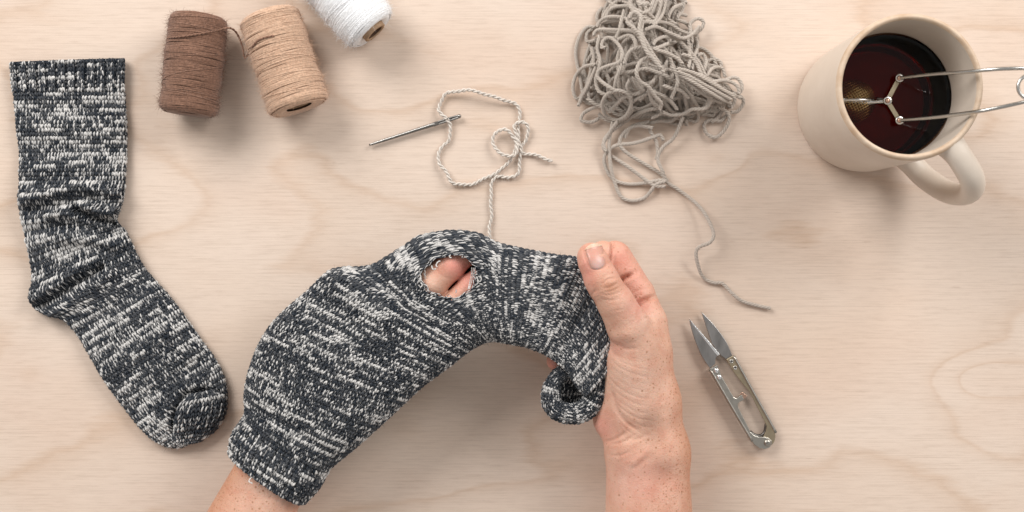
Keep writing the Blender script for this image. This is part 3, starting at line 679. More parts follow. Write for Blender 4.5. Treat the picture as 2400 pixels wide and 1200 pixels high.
# thumb nail: a thin curved plate set into the tip
def thumb_nail():
    from mathutils.bvhtree import BVHTree
    me = right.data; off = np.array(world_loc(right))
    bv = BVHTree.FromPolygons([v.co + Vector(off) for v in me.vertices], [p.vertices[:] for p in me.polygons])
    axp = np.array([-0.25, -0.968]); sdp = np.array([0.968, -0.25]); o0 = np.array([1403, 626.0])
    nu, nv = 23, 27; U, Vv = np.meshgrid(np.linspace(-1, 1, nu), np.linspace(0, 1, nv)); U, Vv = U.ravel(), Vv.ravel()
    hw = 21.0 - 1.5 * (1 - Vv) ** 2
    al = Vv * 57 - 6 * (1 - U * U) * (1 - Vv) + 0 - 9 * U * U * np.clip((Vv - .7) / .3, 0, 1) ** 1.5
    px = o0 + al[:, None] * axp + (U * hw)[:, None] * sdp
    z = np.full(len(px), np.nan)
    for i, p in enumerate(px):
        w_ = P(p[0], p[1], 7.0); h_ = bv.ray_cast(Vector((w_[0], w_[1], .2)), Vector((0, 0, -1)))
        if h_[0] is not None: z[i] = h_[0].z
    ok = ~np.isnan(z) & (Vv < .72) & (z > .05)
    A = lambda u, v: np.stack([np.ones_like(u), u, v, u * u, u * v, v * v, u ** 4], -1)
    cf = np.linalg.lstsq(A(U[ok], Vv[ok]), z[ok], rcond=None)[0]; zz = A(U, np.minimum(Vv, .8)) @ cf + (Vv > .8) * (Vv - .8) * -.0015
    zz = zz + 0.00042 - 0.00075 * np.clip((np.abs(U) - .88) / .12, 0, 1) * (Vv < .85) - 0.0007 * np.clip(1 - Vv / .05, 0, 1)
    top = PP(px, zz * 100); bot = top.copy(); bot[:, 2] -= .0006
    moon = np.clip(np.exp(-(U / .8) ** 2 - ((Vv) / .36) ** 4) * 1.1, 0, 1)
    c = np.array([0.60, 0.31, 0.24]) * (1 - .1 * np.abs(U))[:, None]; c = lerp(c, np.array([.62, .39, .345]), moon); fe = (Vv > .90 - .04 * (1 - U * U)).astype(float); c = lerp(c, np.array([.75, .56, .41]), fe * .85)
    idx = np.arange(nu * nv).reshape(nv, nu); F = np.stack([idx[:-1, :-1], idx[:-1, 1:], idx[1:, 1:], idx[1:, :-1]], -1).reshape(-1, 4)
    rim = np.r_[idx[0], idx[1:, -1], idx[-1, -2::-1], idx[-2:0:-1, 0]]; r2 = np.roll(rim, -1); n_ = nu * nv
    F = np.vstack([F, F[:, ::-1] + n_, np.stack([r2, rim, rim + n_, r2 + n_], -1)])
    return make('thumb_nail', np.vstack([top, bot]), F, M['nail'], hand, col=np.vstack([c, c]))
thumb_nail()

LH = [
    (0.8, 0.7, [cone((400, 1536, 3.3), 98, (616, 1104, 3.3), 64), cone((472, 1562, 3.3), 98, (655, 1128, 3.3), 62), cone((660, 1080, 3.4), 70, (720, 920, 3.6), 68), cone((690, 1080, 3.4), 60, (800, 900, 3.7), 66),
                cone((720, 920, 3.6), 66, (830, 790, 3.9), 60), cone((800, 900, 3.7), 64, (900, 800, 3.9), 54)]),
    (0.3, 0.4, chain((690, 900, 3.8, 50), (760, 760, 4.2, 42), (800, 690, 4.4, 32))),
    (0.15, 0.2, chain((850, 800, 4.2, 40), (950, 730, 4.55, 37), (1004, 670, 4.86, 37), (1012, 662, 4.9, 37.5), (1054, 622, 4.9, 36), (1084, 600, 4.75, 31))),
    (0.08, 0.2, chain((880, 830, 4.1, 40), (980, 790, 4.4, 30), (1056, 718, 4.8, 30), (1104, 671, 4.85, 29), (1124, 652, 4.75, 27))),
    (0.08, 0.2, chain((880, 850, 3.6, 36), (980, 830, 3.6, 26), (1060, 770, 3.7, 24), (1110, 730, 3.8, 22))),
    (0.08, 0.2, chain((860, 870, 3.4, 34), (940, 860, 3.3, 24), (1010, 825, 3.3, 22), (1050, 800, 3.4, 20))),
]
def lcol(q, V, nn):
    c = np.tile(BASE, (len(q), 1)); ed = np.clip((((q[:, 1] - 1085) * 0.55 + (q[:, 0] - 545)) * -1 + 75) / 80, 0, 1)
    c = lerp(c, TAN, 0.7 * ed * (q[:, 1] > 1000)); c = lerp(c, PALE, .5 * blob(q, (640, 1160), (50, 50)))
    c = lerp(c, PALE, .55 * blob(q, (1010, 665), (22, 26))); c = lerp(c, PINK, 0.9 * blob(q, (1066, 620), (36, 26)) + 0.9 * blob(q, (1105, 655), (40, 40)))
    fr = np.where(q[:, 1] > 1000, 0.30 + 0.6 * ed, 0.0)
    return c, fr
LG = [([(1020, 622), (1030, 640), (1042, 650), (1058, 652)], 2.4, -.03), ([(615, 1190), (660, 1170), (690, 1150)], 14, .05)]
tag(hand_mesh('hand', LH, (-22.5, -24.0, 0.8), (-0.6, 0.6, 6.6), 0.07, P(640, 1150, 2), LG, lcol), 'hand inside the sock with two fingers showing through its hole', 'hand', 'two hands of one person')

# ------------------------------------------------------------------ thread spools
def spool(label, mat, p0, p1, r, seed, core_out=0.25, turns=270, fuzzn=7000, extra=(), core=True):
    z = R(r, 1.7) * 100; a, b = P(*p0, z), P(*p1, z); ax = (b - a) / np.linalg.norm(b - a); L = np.linalg.norm(b - a); R0 = R(r, z)
    r_ = np.random.default_rng(seed); mid = (a + b) / 2
    t = thing('thread_spool', label, 'spool', (mid[0], mid[1], 0), 'spools of thread at the top of the table')
    up = np.array([0, 0, 1.0]); sd = np.cross(ax, up); sd /= np.linalg.norm(sd); up = np.cross(sd, ax)
    def prof(x):                       # x -1..1 -> radius
        ex = np.clip((np.abs(x) - 0.86) / 0.14, 0, 1); return R0 * (0.985 - 0.22 * ex ** 2.2 + 0.018 * np.sin(x * 5 + seed) + 0.012 * np.sin(x * 13 + seed * 2))
    xs = np.linspace(-1, 1, 50); pr = [(0.0075, -L / 2 * 0.955)] + [(float(prof(x)) - 0.0006, x * L / 2) for x in xs] + [(0.0075, L / 2 * 0.955)]
    bag = Bag(); bag.add(lathe(pr, mid, ax, 48))
    # the winding itself: one thread laid to and fro
    n = turns * 40; ph = np.linspace(0, turns * 2 * np.pi, n)
    trav = np.cumsum(np.r_[0, np.abs(np.repeat(r_.uniform(0.55, 1.6, turns), 40)[1:])]); trav = trav / trav[-1] * 15.0
    x = (2 * np.abs((trav % 2) - 1) - 1) * 0.985
    rr = prof(x) + 0.00018 * trav / 15 + 0.00022 * (vnoise(ph * 0.9, ph * 0 + seed, seed) - 0.5)
    c = mid + ax * (x * L / 2)[:, None] + rr[:, None] * (np.cos(ph)[:, None] * sd + np.sin(ph)[:, None] * up)
    tg = np.gradient(c, axis=0); tg /= np.linalg.norm(tg, axis=1)[:, None]; rad_d = (c - mid) - ((c - mid) @ ax)[:, None] * ax; rad_d /= np.linalg.norm(rad_d, axis=1)[:, None]
    s2 = np.cross(tg, rad_d); k = np.arange(5) * 2 * np.pi / 5; tr = 0.00034 * (0.8 + 0.4 * vnoise(ph * 0.5, ph * 0, seed + 3))
    Vv = (c[:, None] + tr[:, None, None] * (np.cos(k)[None, :, None] * s2[:, None] + np.sin(k)[None, :, None] * rad_d[:, None])).reshape(-1, 3)
    i = np.arange(n - 1)[:, None] * 5; j = np.arange(5)[None]; j2 = (j + 1) % 5
    bag.add((Vv, np.stack([i + j, i + j2, i + 5 + j2, i + 5 + j], -1).reshape(-1, 4)))
    # thread coming over the ends
    for e in (-1, 1):
        for q in range(70):
            th = r_.uniform(0, 6.28); sp = r_.uniform(0.5, 1.4); tt = np.linspace(0, 1, 9)
            rad_ = np.interp(tt, [0, .4, 1], [0.0082 + 0.003 * r_.random(), 0.6 * R0, 0.9 * R0]); al = np.interp(tt, [0, .5, 1], [.955, .965, .94]) + 0.004 * r_.random()
            cc = mid + ax * (e * al * L / 2)[:, None] + rad_[:, None] * (np.cos(th + sp * tt)[:, None] * sd + np.sin(th + sp * tt)[:, None] * up)
            bag.add(tube(cc, 0.00034, 5, cap=False))
    bag.build('winding', mat, t)
    # fuzz
    k = r_.integers(0, n, fuzzn); hb = Bag(); hb.add(hairs(c[k], rad_d[k], 0.0030, r_, 0.00005)); tag(hb.build('fuzz', mat, t), kind='stuff')
    cl = L / 2 * 0.955 + core_out / 100
    co_ = make('core', *lathe([(0.0052, -cl), (0.0072, -cl), (0.0072, cl), (0.0052, cl)], mid, ax, 40, True), M['card'], t, smooth=False)
    make('core_shade', *lathe([(0.0051, -cl * .99), (0.0051, cl * 0.985), (0.0048, cl * .985), (0.0048, -cl * .99)], mid, ax, 40, True), M['card_shade'], co_)  # sleeve added in the bore; its dark colour is painted shade
    # single crossing strands that read on the surface
    for (x0, x1, f0, f1) in extra:
        f0, f1 = -112, 112
        tt = np.linspace(0, 1, 40); xx = x0 + (x1 - x0) * tt; ff = math.radians(f0) + math.radians(f1 - f0) * tt; rr = prof(xx) + 0.00042
        cc = mid + ax * (xx * L / 2)[:, None] + rr[:, None] * (np.sin(ff)[:, None] * sd + np.cos(ff)[:, None] * up)
        make('crossing_strand', *plied(cc, 0.00018, 0.00026, 0.004, 2, 5), mat, t)
    return t, mid, ax, sd, up, R0, L
ex1 = [(-.62, -.78, -90, 95), (-.95, -.8, -85, 60), (-.1, .55, -80, 60), (.62, .58, -85, 90), (.75, .55, -90, 40), (-.3, .1, -20, 100)]
ex2 = [(.08, .12, -95, 90), (-.15, -.42, -70, 95), (.45, .25, -60, 95), (.85, .55, -80, 95), (-.8, -.92, -85, 80), (.2, -.25, -90, 20)]
sp1 = spool('brown spool of fuzzy thread lying beside the beige one', M['brown'], (467, 36), (441, 268), 67, 2, -.1, extra=ex1)
sp2 = spool('beige spool of thread in the middle of the three spools', M['beige'], (628, 32), (703, 256), 71, 4, -.12, extra=ex2)
sp3 = spool('white spool of thread cut off by the top edge with its cardboard core showing', M['white'], (716, -104), (876, 73), 67, 6, .28, extra=[(.5, .2, -60, 80), (.82, .9, -90, 60)], turns=340)
# the brown thread's free end runs over to the beige spool
def over(sp, px, py, lift):
    z = 3.0
    for _ in range(8):
        w_ = P(px, py, z); d_ = w_ - sp[1]; lat = abs(d_[0] * sp[3][0] + d_[1] * sp[3][1]); z = (sp[1][2] + math.sqrt(max(0, sp[5] ** 2 - lat ** 2))) * 100 + lift
    return w_[0], w_[1], z / 100
sA = [over(sp1, x, y, .07) for x, y in ((393, 89), (410, 87), (430, 85), (450, 82), (470, 79), (490, 75), (510, 71))] + [tuple(P(*p)) for p in ((530, 66, 2.6), (541, 66, 2.3), (552, 74, 2.0), (562, 92, 1.8), (569, 114, 1.7), (573, 136, 1.7))] + [over(sp2, x, y, .07) for x, y in ((581, 128), (590, 112), (602, 97), (615, 90), (630, 86), (643, 84))]
c = spline(np.array(sA), 0.0009)
make('thread_end', *plied(c, 0.0003, 0.0004, 0.0045, 2, 5), M['brown'], sp1[0])

# ------------------------------------------------------------------ needle and its yarn
Z4 = lambda pts: [(840 + x / 3, 180 + y / 3) for x, y in pts]
needle = thing('darning_needle', 'steel darning needle threaded with pale yarn', 'needle', P(972, 304))
a, b = P(865, 340, .25), P(1081, 271, .30); ax = (b - a); L = np.linalg.norm(ax); ax /= L
sd = np.cross(ax, (0, 0, 1.0)); 
def needle_mesh():
    b_ = Bag(); tt = np.linspace(0, 1, 60); r = np.interp(tt, [0, .02, .15, .5, .72], [.0004, .0007, .00092, .00105, .0012])
    m = tt <= .72; c_ = a + ax * (tt[m] * L)[:, None]; b_.add(tube(c_, r[m], 12))
    for s in (-1, 1):                                     # the two cheeks of the eye
        t2 = np.linspace(.70, .985, 24); off = np.interp(t2, [.70, .76, .9, .97, .985], [0.0003, .00062, .00066, .0005, .0003])
        c_ = a + ax * (t2 * L)[:, None] + (sd * s)[None] * off[:, None]; b_.add(tube(c_, np.interp(t2, [.7, .75, .95, .985], [.0011, .00062, .00068, .0008]), 10))
    t2 = np.linspace(.965, 1.0, 8); b_.add(tube(a + ax * (t2 * L)[:, None], np.array([.0007, .0011, .00125, .00125, .0012, .001, .0008, .0003]), 12))
    return b_
needle_mesh().build('shaft', M['needle'], needle)
yarn = thing('darning_yarn', 'thin pale plied yarn curling from the needle to the sock', 'yarn', P(1130, 340))
T1 = Z4([(618, 300), (590, 280), (565, 240), (570, 180), (620, 120), (720, 97), (850, 112), (980, 147), (1090, 180), (1125, 240), (1132, 310), (1120, 360), (1130, 430), (1147, 490), (1135, 560), (1130, 640), (1105, 700), (1060, 712), (1000, 695), (963, 708), (938, 760), (925, 850), (938, 950), (930, 1050), (918, 1130), (915, 1200), (920, 1300)])
T2 = Z4([(618, 302), (645, 355), (635, 430), (595, 490), (565, 560), (572, 620), (612, 665), (645, 735), (720, 757), (820, 745), (900, 712), (990, 660), (1060, 600), (1100, 530), (1105, 460), (1075, 400), (1045, 378), (1010, 376), (962, 412), (952, 478), (1010, 542), (1085, 545), (1118, 500), (1110, 410), (1105, 345), (1160, 322), (1190, 362), (1180, 440), (1147, 488), (1165, 535), (1225, 552), (1290, 567), (1360, 588)])
def lay(pts, z, step=2.5):
    c2 = spline(np.array(pts, float), step); return PP(c2, np.interp(np.linspace(0, 1, len(c2)), np.linspace(0, 1, len(z)), z))
wob = lambda c: c + np.stack([0.0004 * np.sin(np.arange(len(c)) * .31 + 1) + 0.0004 * np.sin(np.arange(len(c)) * .13), 0.0004 * np.sin(np.arange(len(c)) * .27) + 0.0003 * np.sin(np.arange(len(c)) * .11 + 2), 0 * np.arange(len(c))], -1)
z1 = [.36, .2, .4, .6, .5, .2, .16, .3, .2, .16, .16, .16, .16, .3, .6]; z2 = [.36, .16, .2, .35, .16, .16, .16, .3, .45, .3, .5, .3, .4, .16, .16, .3]
for p_, zz in ((T1, z1), (T2, z2)):
    make('strand', *plied(wob(lay(p_, zz)), 0.00060, 0.00054, 0.0062, 2, 6), M['pale_yarn'], yarn)

# ------------------------------------------------------------------ heap of yarn
heap = thing('yarn_heap', 'tangled heap of grey beige plied yarn with a loose tail', 'yarn', P(1530, 150))
ZA = lambda pts: [(1320 + x / 3, y / 3) for x, y in pts]
ZB = lambda pts: [(1380 + x / 2.4, 260 + y / 2.4) for x, y in pts]
HP = np.array([(1440, -80), (1585, -80), (1600, 40), (1640, 100), (1700, 180), (1728, 235), (1650, 280), (1540, 292), (1450, 285), (1368, 250), (1352, 160), (1372, 80), (1412, 10)], float)
def dome(x, y):
    q = np.stack([np.atleast_1d(x), np.atleast_1d(y)], -1).astype(float); d = polydist(q, np.vstack([HP, HP[:1]])); ins = np.zeros(len(q), bool)
    for a, b in zip(HP, np.roll(HP, -1, 0)):
        c_ = (a[1] > q[:, 1]) != (b[1] > q[:, 1]); ins ^= c_ & (q[:, 0] < (b[0] - a[0]) * (q[:, 1] - a[1]) / (b[1] - a[1] + 1e-9) + a[0])
    return np.where(ins, 3.0 * np.minimum(1, d / 115) ** 0.75, 0.0)
FZ = []
def yarn_strand(pts, off, name='strand', r=4.35, absolute=None, fmat='grey_yarn'):
    c2 = spline(np.array(pts, float), 3.0); n_ = len(c2)
    z = 0.17 + dome(c2[:, 0], c2[:, 1]) + off if absolute is None else np.interp(np.linspace(0, 1, n_), np.linspace(0, 1, len(absolute)), absolute)
    z = np.maximum(z + 0.12 * np.sin(np.arange(n_) * .06 + off * 9), 0.17)
    k = np.hanning(13); k /= k.sum(); z = np.convolve(np.pad(z, 6, 'edge'), k, 'valid')
    c = PP(c2, z); rr = R(r, 1.5); FZ.append(c[::2])
    return make(name, *plied(c, rr * 0.58, rr * 0.52, 0.0060, 3, 6), M[fmat], heap)
tops = [
    ([(225, 192), (165, 192), (112, 262), (88, 360), (98, 450), (118, 540), (135, 640), (150, 700)], -.2), ([(230, 452), (150, 470), (90, 530), (68, 612), (85, 682), (115, 690), (160, 618), (200, 540), (228, 480), (260, 400)], .1), ([(105, 745), (130, 690), (180, 600), (212, 520), (230, 470)], .2),
    ([(300, 335), (270, 330), (285, 285), (330, 265), (385, 310), (418, 380), (390, 440), (310, 466), (255, 495), (242, 540), (290, 590), (370, 640)], .45), ([(412, 370), (405, 470), (372, 560), (365, 650), (400, 700)], .35),
    ([(330, 780), (370, 740), (430, 680), (470, 690), (478, 740), (440, 815), (370, 845), (300, 810), (275, 735), (305, 668), (370, 637), (440, 650), (475, 690)], .5),
    ([(235, 190), (260, 150), (310, 122), (400, 120), (470, 150), (520, 240), (560, 300)], .1), ([(210, 250), (235, 215), (290, 208), (400, 212), (480, 218), (545, 250)], .3), ([(275, 130), (310, 70), (360, 20), (440, -10)], -.3), ([(300, 120), (330, 70), (390, 45), (480, 50), (560, 110), (640, 150)], .0),
    ([(690, -10), (672, 80), (640, 150), (600, 160)], .45), ([(722, -10), (700, 90), (655, 160), (620, 175)], .5), ([(560, 155), (640, 152), (740, 165), (830, 218), (910, 240), (972, 200), (985, 150), (940, 130), (893, 170), (900, 240), (905, 300)], .4), ([(570, 210), (650, 188), (750, 232), (840, 268), (905, 240), (960, 185)], .6),
    ([(630, 320), (650, 285), (710, 258), (790, 270), (860, 330), (920, 395), (970, 470), (1000, 540)], .35), ([(740, 305), (680, 330), (640, 345), (720, 370), (800, 410), (840, 450)], .65), ([(480, 90), (450, 150), (490, 190), (540, 240), (560, 300), (600, 380), (660, 440), (705, 510)], .75), ([(465, 130), (500, 85), (545, 120), (535, 200), (560, 280), (585, 350), (640, 420), (690, 480)], .9),
    ([(520, 90), (555, 150), (550, 230), (590, 310), (630, 380), (680, 450)], .75), ([(560, 330), (490, 345), (450, 390), (430, 450)], .35), ([(620, 400), (550, 425), (515, 500), (540, 570), (600, 610), (650, 680), (690, 725), (680, 770)], .55), ([(645, 560), (605, 610), (620, 700), (660, 745), (690, 750)], .45),
    ([(600, 640), (660, 655), (730, 690), (780, 740), (800, 770)], .4), ([(760, 460), (800, 530), (800, 600), (760, 690)], .5), ([(795, 480), (900, 508), (1000, 560), (1100, 620), (1205, 690), (1180, 760)], .95), ([(800, 500), (890, 540), (1000, 600), (1090, 650), (1180, 700)], .9), ([(810, 520), (900, 570), (1000, 630), (1100, 690), (1190, 730)], .75), ([(840, 490), (940, 520), (1040, 570), (1140, 640), (1210, 670), (1250, 690)], .75),
    ([(850, 560), (930, 620), (1020, 680), (1110, 720)], .55), ([(1000, 560), (1080, 580), (1200, 545), (1250, 580), (1250, 640), (1190, 660), (1110, 640)], .5), ([(1180, 640), (1250, 680), (1268, 720), (1230, 780), (1180, 790)], .3), ([(1050, 575), (1140, 565), (1220, 600), (1240, 660)], .8),
    ([(915, 325), (990, 345), (1050, 400), (1078, 465)], -.2), ([(1005, 540), (1050, 480), (1115, 478), (1140, 540)], .1), ([(940, 390), (980, 380), (1005, 430), (990, 490)], .0), ([(1100, 750), (1160, 800), (1165, 850), (1130, 920), (1070, 966), (1010, 940), (990, 880), (1030, 845), (1110, 850), (1160, 800)], .12),
    ([(695, 785), (760, 810), (850, 800), (905, 770), (1000, 760), (1040, 700), (1020, 650)], .5), ([(690, 758), (600, 772), (500, 812), (400, 880), (310, 950), (283, 1010), (300, 1065)], .35), ([(270, 740), (195, 765), (140, 800), (128, 848), (200, 858), (262, 825)], .1), ([(170, 690), (230, 735), (290, 760)], .25), ([(480, 720), (540, 680), (600, 655), (650, 640)], .35), ([(250, 800), (300, 840), (380, 860), (440, 830), (500, 760)], .2),
    ([(200, 330), (215, 430), (190, 520), (175, 600), (180, 680)], -.1), ([(255, 250), (240, 340), (260, 440), (230, 560), (250, 640), (310, 670)], .2), ([(470, 560), (450, 610), (480, 660), (540, 650), (560, 600)], .2), ([(490, 540), (520, 600), (570, 640)], .3), ([(830, 380), (890, 400), (940, 450), (970, 520), (1000, 560)], .5),
    ([(880, 240), (885, 330), (890, 420), (880, 480)], .1), ([(930, 260), (945, 320), (920, 400), (905, 490)], .0), ([(830, 30), (770, 60), (740, 130), (790, 170)], .2), ([(850, 20), (835, 80), (800, 130), (860, 160), (890, 190)], .1), ([(820, -10), (870, 20)], .0), ([(800, 90), (870, 110)], .1), ([(470, -10), (480, 60), (560, 120), (640, 170)], .2), ([(560, -10), (590, 80), (640, 130)], .15), ([(430, 70), (410, 140), (395, 210), (370, 270)], .2), ([(380, 280), (460, 250), (500, 280), (520, 360)], .25),
    ([(700, 600), (760, 620), (830, 640), (880, 690)], .2), ([(590, 870), (680, 850), (760, 850), (830, 800)], .15), ([(850, 860), (870, 880), (860, 840)], .1), ([(620, 830), (680, 800), (690, 770)], .3),
    ([(640, -10), (610, 60), (560, 90), (500, 60), (470, 20)], .35), ([(600, 20), (540, 30), (520, -10)], .3),
]
for pts, off in tops: yarn_strand(ZA(pts), off)
fr_ = np.random.default_rng(12)
for k in range(64):                                       # the loops lying underneath
    while True:
        a0 = fr_.uniform(0, 6.28); rr0 = math.sqrt(fr_.random()); x, y = 1535 + 180 * rr0 * math.cos(a0), 110 + 180 * rr0 * math.sin(a0)
        if dome(x, y) > 0.7: break
    th = fr_.uniform(0, 6.28); kv = fr_.normal(0, .25); pts = [(x, y)]
    for q in range(int(fr_.integers(9, 20))):
        kv = 0.7 * kv + fr_.normal(0, .28); th += kv; nx, ny = pts[-1][0] + 24 * math.cos(th), pts[-1][1] + 24 * math.sin(th)
        if dome(nx, ny) < 0.45: th += 1.4; nx, ny = pts[-1][0] + 20 * math.cos(th), pts[-1][1] + 20 * math.sin(th)
        pts.append((nx, ny))
    yarn_strand(pts, -fr_.uniform(.15, 2.2))
low = [
    ([(360, 95), (260, 85), (190, 130), (175, 190), (220, 240), (300, 290), (400, 350), (442, 392)], [.9, .6, .4, .35, .3, .25, .3, .3]),
    ([(420, 165), (400, 135), (360, 148), (260, 180), (150, 195), (90, 250), (95, 320), (140, 385), (210, 410), (300, 408), (400, 390), (432, 402)], [.5, .5, .4, .35, .35, .3, .2, .17, .17, .2, .4, .3]),
    ([(128, 255), (200, 300), (270, 350), (325, 392), (375, 422), (430, 425)], [.17, .17, .17, .17, .3, .4]), ([(135, 60), (115, 180), (122, 300), (145, 400), (180, 480), (240, 505), (310, 490), (350, 450), (375, 415), (430, 395)], [.8, .4, .3, .3, .17, .17, .17, .2, .5, .5]),
    ([(160, 60), (100, 150), (80, 200), (105, 240)], [1.2, .6, .3, .17]), ([(340, 105), (378, 170), (388, 240), (378, 272)], [.6, .35, .3, .2]), ([(340, 60), (240, 90), (200, 150)], [.8, .5, .3])]
for pts, zz in low: yarn_strand(ZB(pts), 0, absolute=zz)
yarn_strand(ZB([(530, 30), (500, 110), (470, 160), (415, 205), (388, 270), (415, 340), (440, 400), (500, 440), (580, 500), (640, 560), (685, 640), (702, 700), (680, 740), (622, 765), (603, 800), (618, 880), (648, 940), (700, 966), (750, 970), (800, 1020), (860, 1068), (950, 1095), (1022, 1110)]), 0, 'tail', absolute=[1.2, .8, .5, .4, .35, .5, .3, .2, .35, .6, .8, .9, .95, .9, .75, .5, .2, .17, .3, .45, .3, .17, .17])

def yarn_fuzz(cs, per, rr, parent, mat, length):
    c = np.vstack(cs); c = np.repeat(c, per, 0); d_ = rng.normal(0, 1, c.shape); d_ /= np.linalg.norm(d_, axis=1)[:, None]; b = Bag(); b.add(hairs(c + d_ * rr, d_, length, rng, 0.000035)); tag(b.build('fuzz', mat, parent), kind='stuff')
yarn_fuzz(FZ, 3, R(4.2), heap, M['grey_yarn'], .0014)
yarn_fuzz([lay(T1, z1, 4), lay(T2, z2, 4)], 9, .0008, yarn, M['pale_yarn'], .0018)

# ------------------------------------------------------------------ mug, tea, infuser
def ceramic():
    n = NT('cream_stoneware'); co = n.coord()
    sp = n.ramp(n.noise(co, 900, 2, 0.5), [(0.70, (0, 0, 0)), (0.78, (1, 1, 1))])
    cl = n.ramp(n.noise(n.coord((1, 1, 1)), 35, 4, 0.6), [(0.3, (0.615, 0.525, 0.440)), (0.7, (0.665, 0.580, 0.495))])
    cl = n.mix(n.math('MULTIPLY', sp, 0.22), cl, (0.5, 0.36, 0.24))
    n.set(Base__Color=cl, Roughness=0.42, Specular__IOR__Level=0.4, Normal=n.bump(n.noise(co, 260, 4, 0.6), 0.00025, 0.4)); return n.m
def rim_mat():
    n = NT('bare_clay_rim'); cl = n.ramp(n.noise(n.coord(), 120, 4, 0.6), [(0.3, (0.50, 0.345, 0.225)), (0.7, (0.66, 0.53, 0.41))])
    n.set(Base__Color=cl, Roughness=0.6); return n.m
M['mug'] = ceramic(); M['rim'] = rim_mat()
mb = P(2014, 254, 0)
mug = thing('mug', 'cream stoneware mug of dark tea with its handle toward lower right', 'mug', mb)
RO, RI, HM = 0.0378, 0.0345, 0.090
prof = [(0.0, .0012), (0.033, .0012), (0.0335, 0), (0.0358, 0.0008), (0.0372, .0035), (RO, .009), (RO, .03), (RO, .06), (RO + .0001, HM - .004), (RO - .0001, HM - .0022)]
make('body', *lathe(prof, mb, seg=128), M['mug'], mug)
make('inside', *lathe([(RI - .0001, HM - .0018), (RI - .0002, HM - .004), (RI - .0002, .05), (RI - .0003, .022), (RI - .0015, .016), (RI - .0045, .0108), (RI - .009, .0076), (RI - .014, .0063), (0.0, .006)], mb, seg=128), M['mug'], mug)
make('rim', *lathe([(RO - .0001, HM - .0022), (RO - .0006, HM - .0006), (RO - .0016, HM), (RI + .0011, HM), (RI + .0003, HM - .0006), (RI - .0001, HM - .0018)], mb, seg=128), M['rim'], mug)
d = np.array([0.615, -0.7885, 0]); 
hp = spline(np.array([mb + d * o + np.array([0, 0, z]) for o, z in ((RO - .002, .083), (RO + .008, .083), (RO + .0205, .078), (RO + .0280, .066), (RO + .0295, .049), (RO + .0255, .031), (RO + .015, .0175), (RO + .004, .0135), (RO - .002, .0130))]), 0.0015)
def handle_mesh(c, w1, w2):
    t = np.gradient(c, axis=0); t /= np.linalg.norm(t, axis=1)[:, None]; s = np.tile(np.cross(d, (0, 0, 1.0)), (len(c), 1)); u = np.cross(s, t); k = np.arange(20) * 2 * np.pi / 20
    e = 1 + 0.22 * np.clip(1 - np.minimum(np.arange(len(c)), len(c) - 1 - np.arange(len(c))) / 7, 0, 1) ** 2
    V = c[:, None] + e[:, None, None] * (w1 * np.cos(k)[None, :, None] * s[:, None] + w2 * np.sin(k)[None, :, None] * u[:, None])
    i = np.arange(len(c) - 1)[:, None] * 20; j = np.arange(20)[None]; j2 = (j + 1) % 20
    return V.reshape(-1, 3), np.stack([i + j, i + j2, i + 20 + j2, i + 20 + j], -1).reshape(-1, 4)
hV, hF = handle_mesh(hp, .0066, .0056); make('handle', hV, hF[:, ::-1], M['mug'], mug)
n = NT('black_tea')
n.t.nodes.remove(n.b)
tr = n.n('ShaderNodeBsdfTransparent'); tr.inputs[0].default_value = (0.96, 0.86, 0.72, 1)
gl = n.n('ShaderNodeBsdfGlossy'); gl.inputs['Roughness'].default_value = 0.02
fn = n.n('ShaderNodeFresnel'); fn.inputs[0].default_value = 1.33
bpn = n.bump(n.noise(n.coord(), 55, 2, 0.5), 0.0006, 0.25); n.link(bpn, gl.inputs['Normal']); n.link(bpn, fn.inputs['Normal'])
mx = n.n('ShaderNodeMixShader'); n.link(fn.outputs[0], mx.inputs[0]); n.link(tr.outputs[0], mx.inputs[1]); n.link(gl.outputs[0], mx.inputs[2]); n.link(mx.outputs[0], n.out.inputs[0])
va = n.n('ShaderNodeVolumeAbsorption'); va.inputs[0].default_value = (0.80, 0.20, 0.05, 1); va.inputs['Density'].default_value = 66
n.link(va.outputs[0], n.out.inputs['Volume'])
ZT = 0.0535
tV, tF = lathe([(0.0, .0064), (RI - .0145, .0067), (RI - .0095, .0080), (RI - .005, .0112), (RI - .002, .0163), (RI - .0008, .022), (RI - .0006, ZT + .0007), (RI - .0016, ZT + .0001), (RI - .0035, ZT), (0.0, ZT)], mb, seg=128)
tea = make('tea', tV, tF, n.m, None, origin=mb + np.array([0, 0, ZT])); tag(tea, 'dark red brown tea filling the cream mug', 'tea')
inf = thing('tea_infuser', 'steel tea infuser tongs resting in the mug with mesh ball in the tea', 'tea infuser', P(2080, 235, 5.4))
def wire(pts, r, name, mat, step=.0012, sides=10, parent=inf):
    return make(name, *tube(spline(np.array([P(*p) for p in pts]), step), r, sides), mat, parent)
wire([(2108, 183, 5.85), (2180, 175, 7.3), (2260, 169, 8.9), (2310, 164, 9.75), (2360, 161, 10.2), (2420, 161, 10.3), (2500, 172, 10.3), (2560, 192, 10.2), (2560, 215, 10.2), (2500, 225, 10.2), (2440, 232, 10.1)][:8], .0010, 'arm', M['arm'])
wire([(2108, 282, 5.85), (2180, 276, 7.3), (2260, 266, 8.9), (2305, 259, 9.75), (2360, 248, 10.2), (2420, 234, 10.3), (2500, 212, 10.3), (2560, 192, 10.2)], .0010, 'arm', M['arm'])
cpts = [(2414 + 28 * math.cos(a_), 204 + 28 * math.sin(a_), 10.7 + 0.02 * a_) for a_ in np.linspace(0, 4 * math.pi, 40)]
wire(cpts, .0009, 'spring_coil', M['steel'])
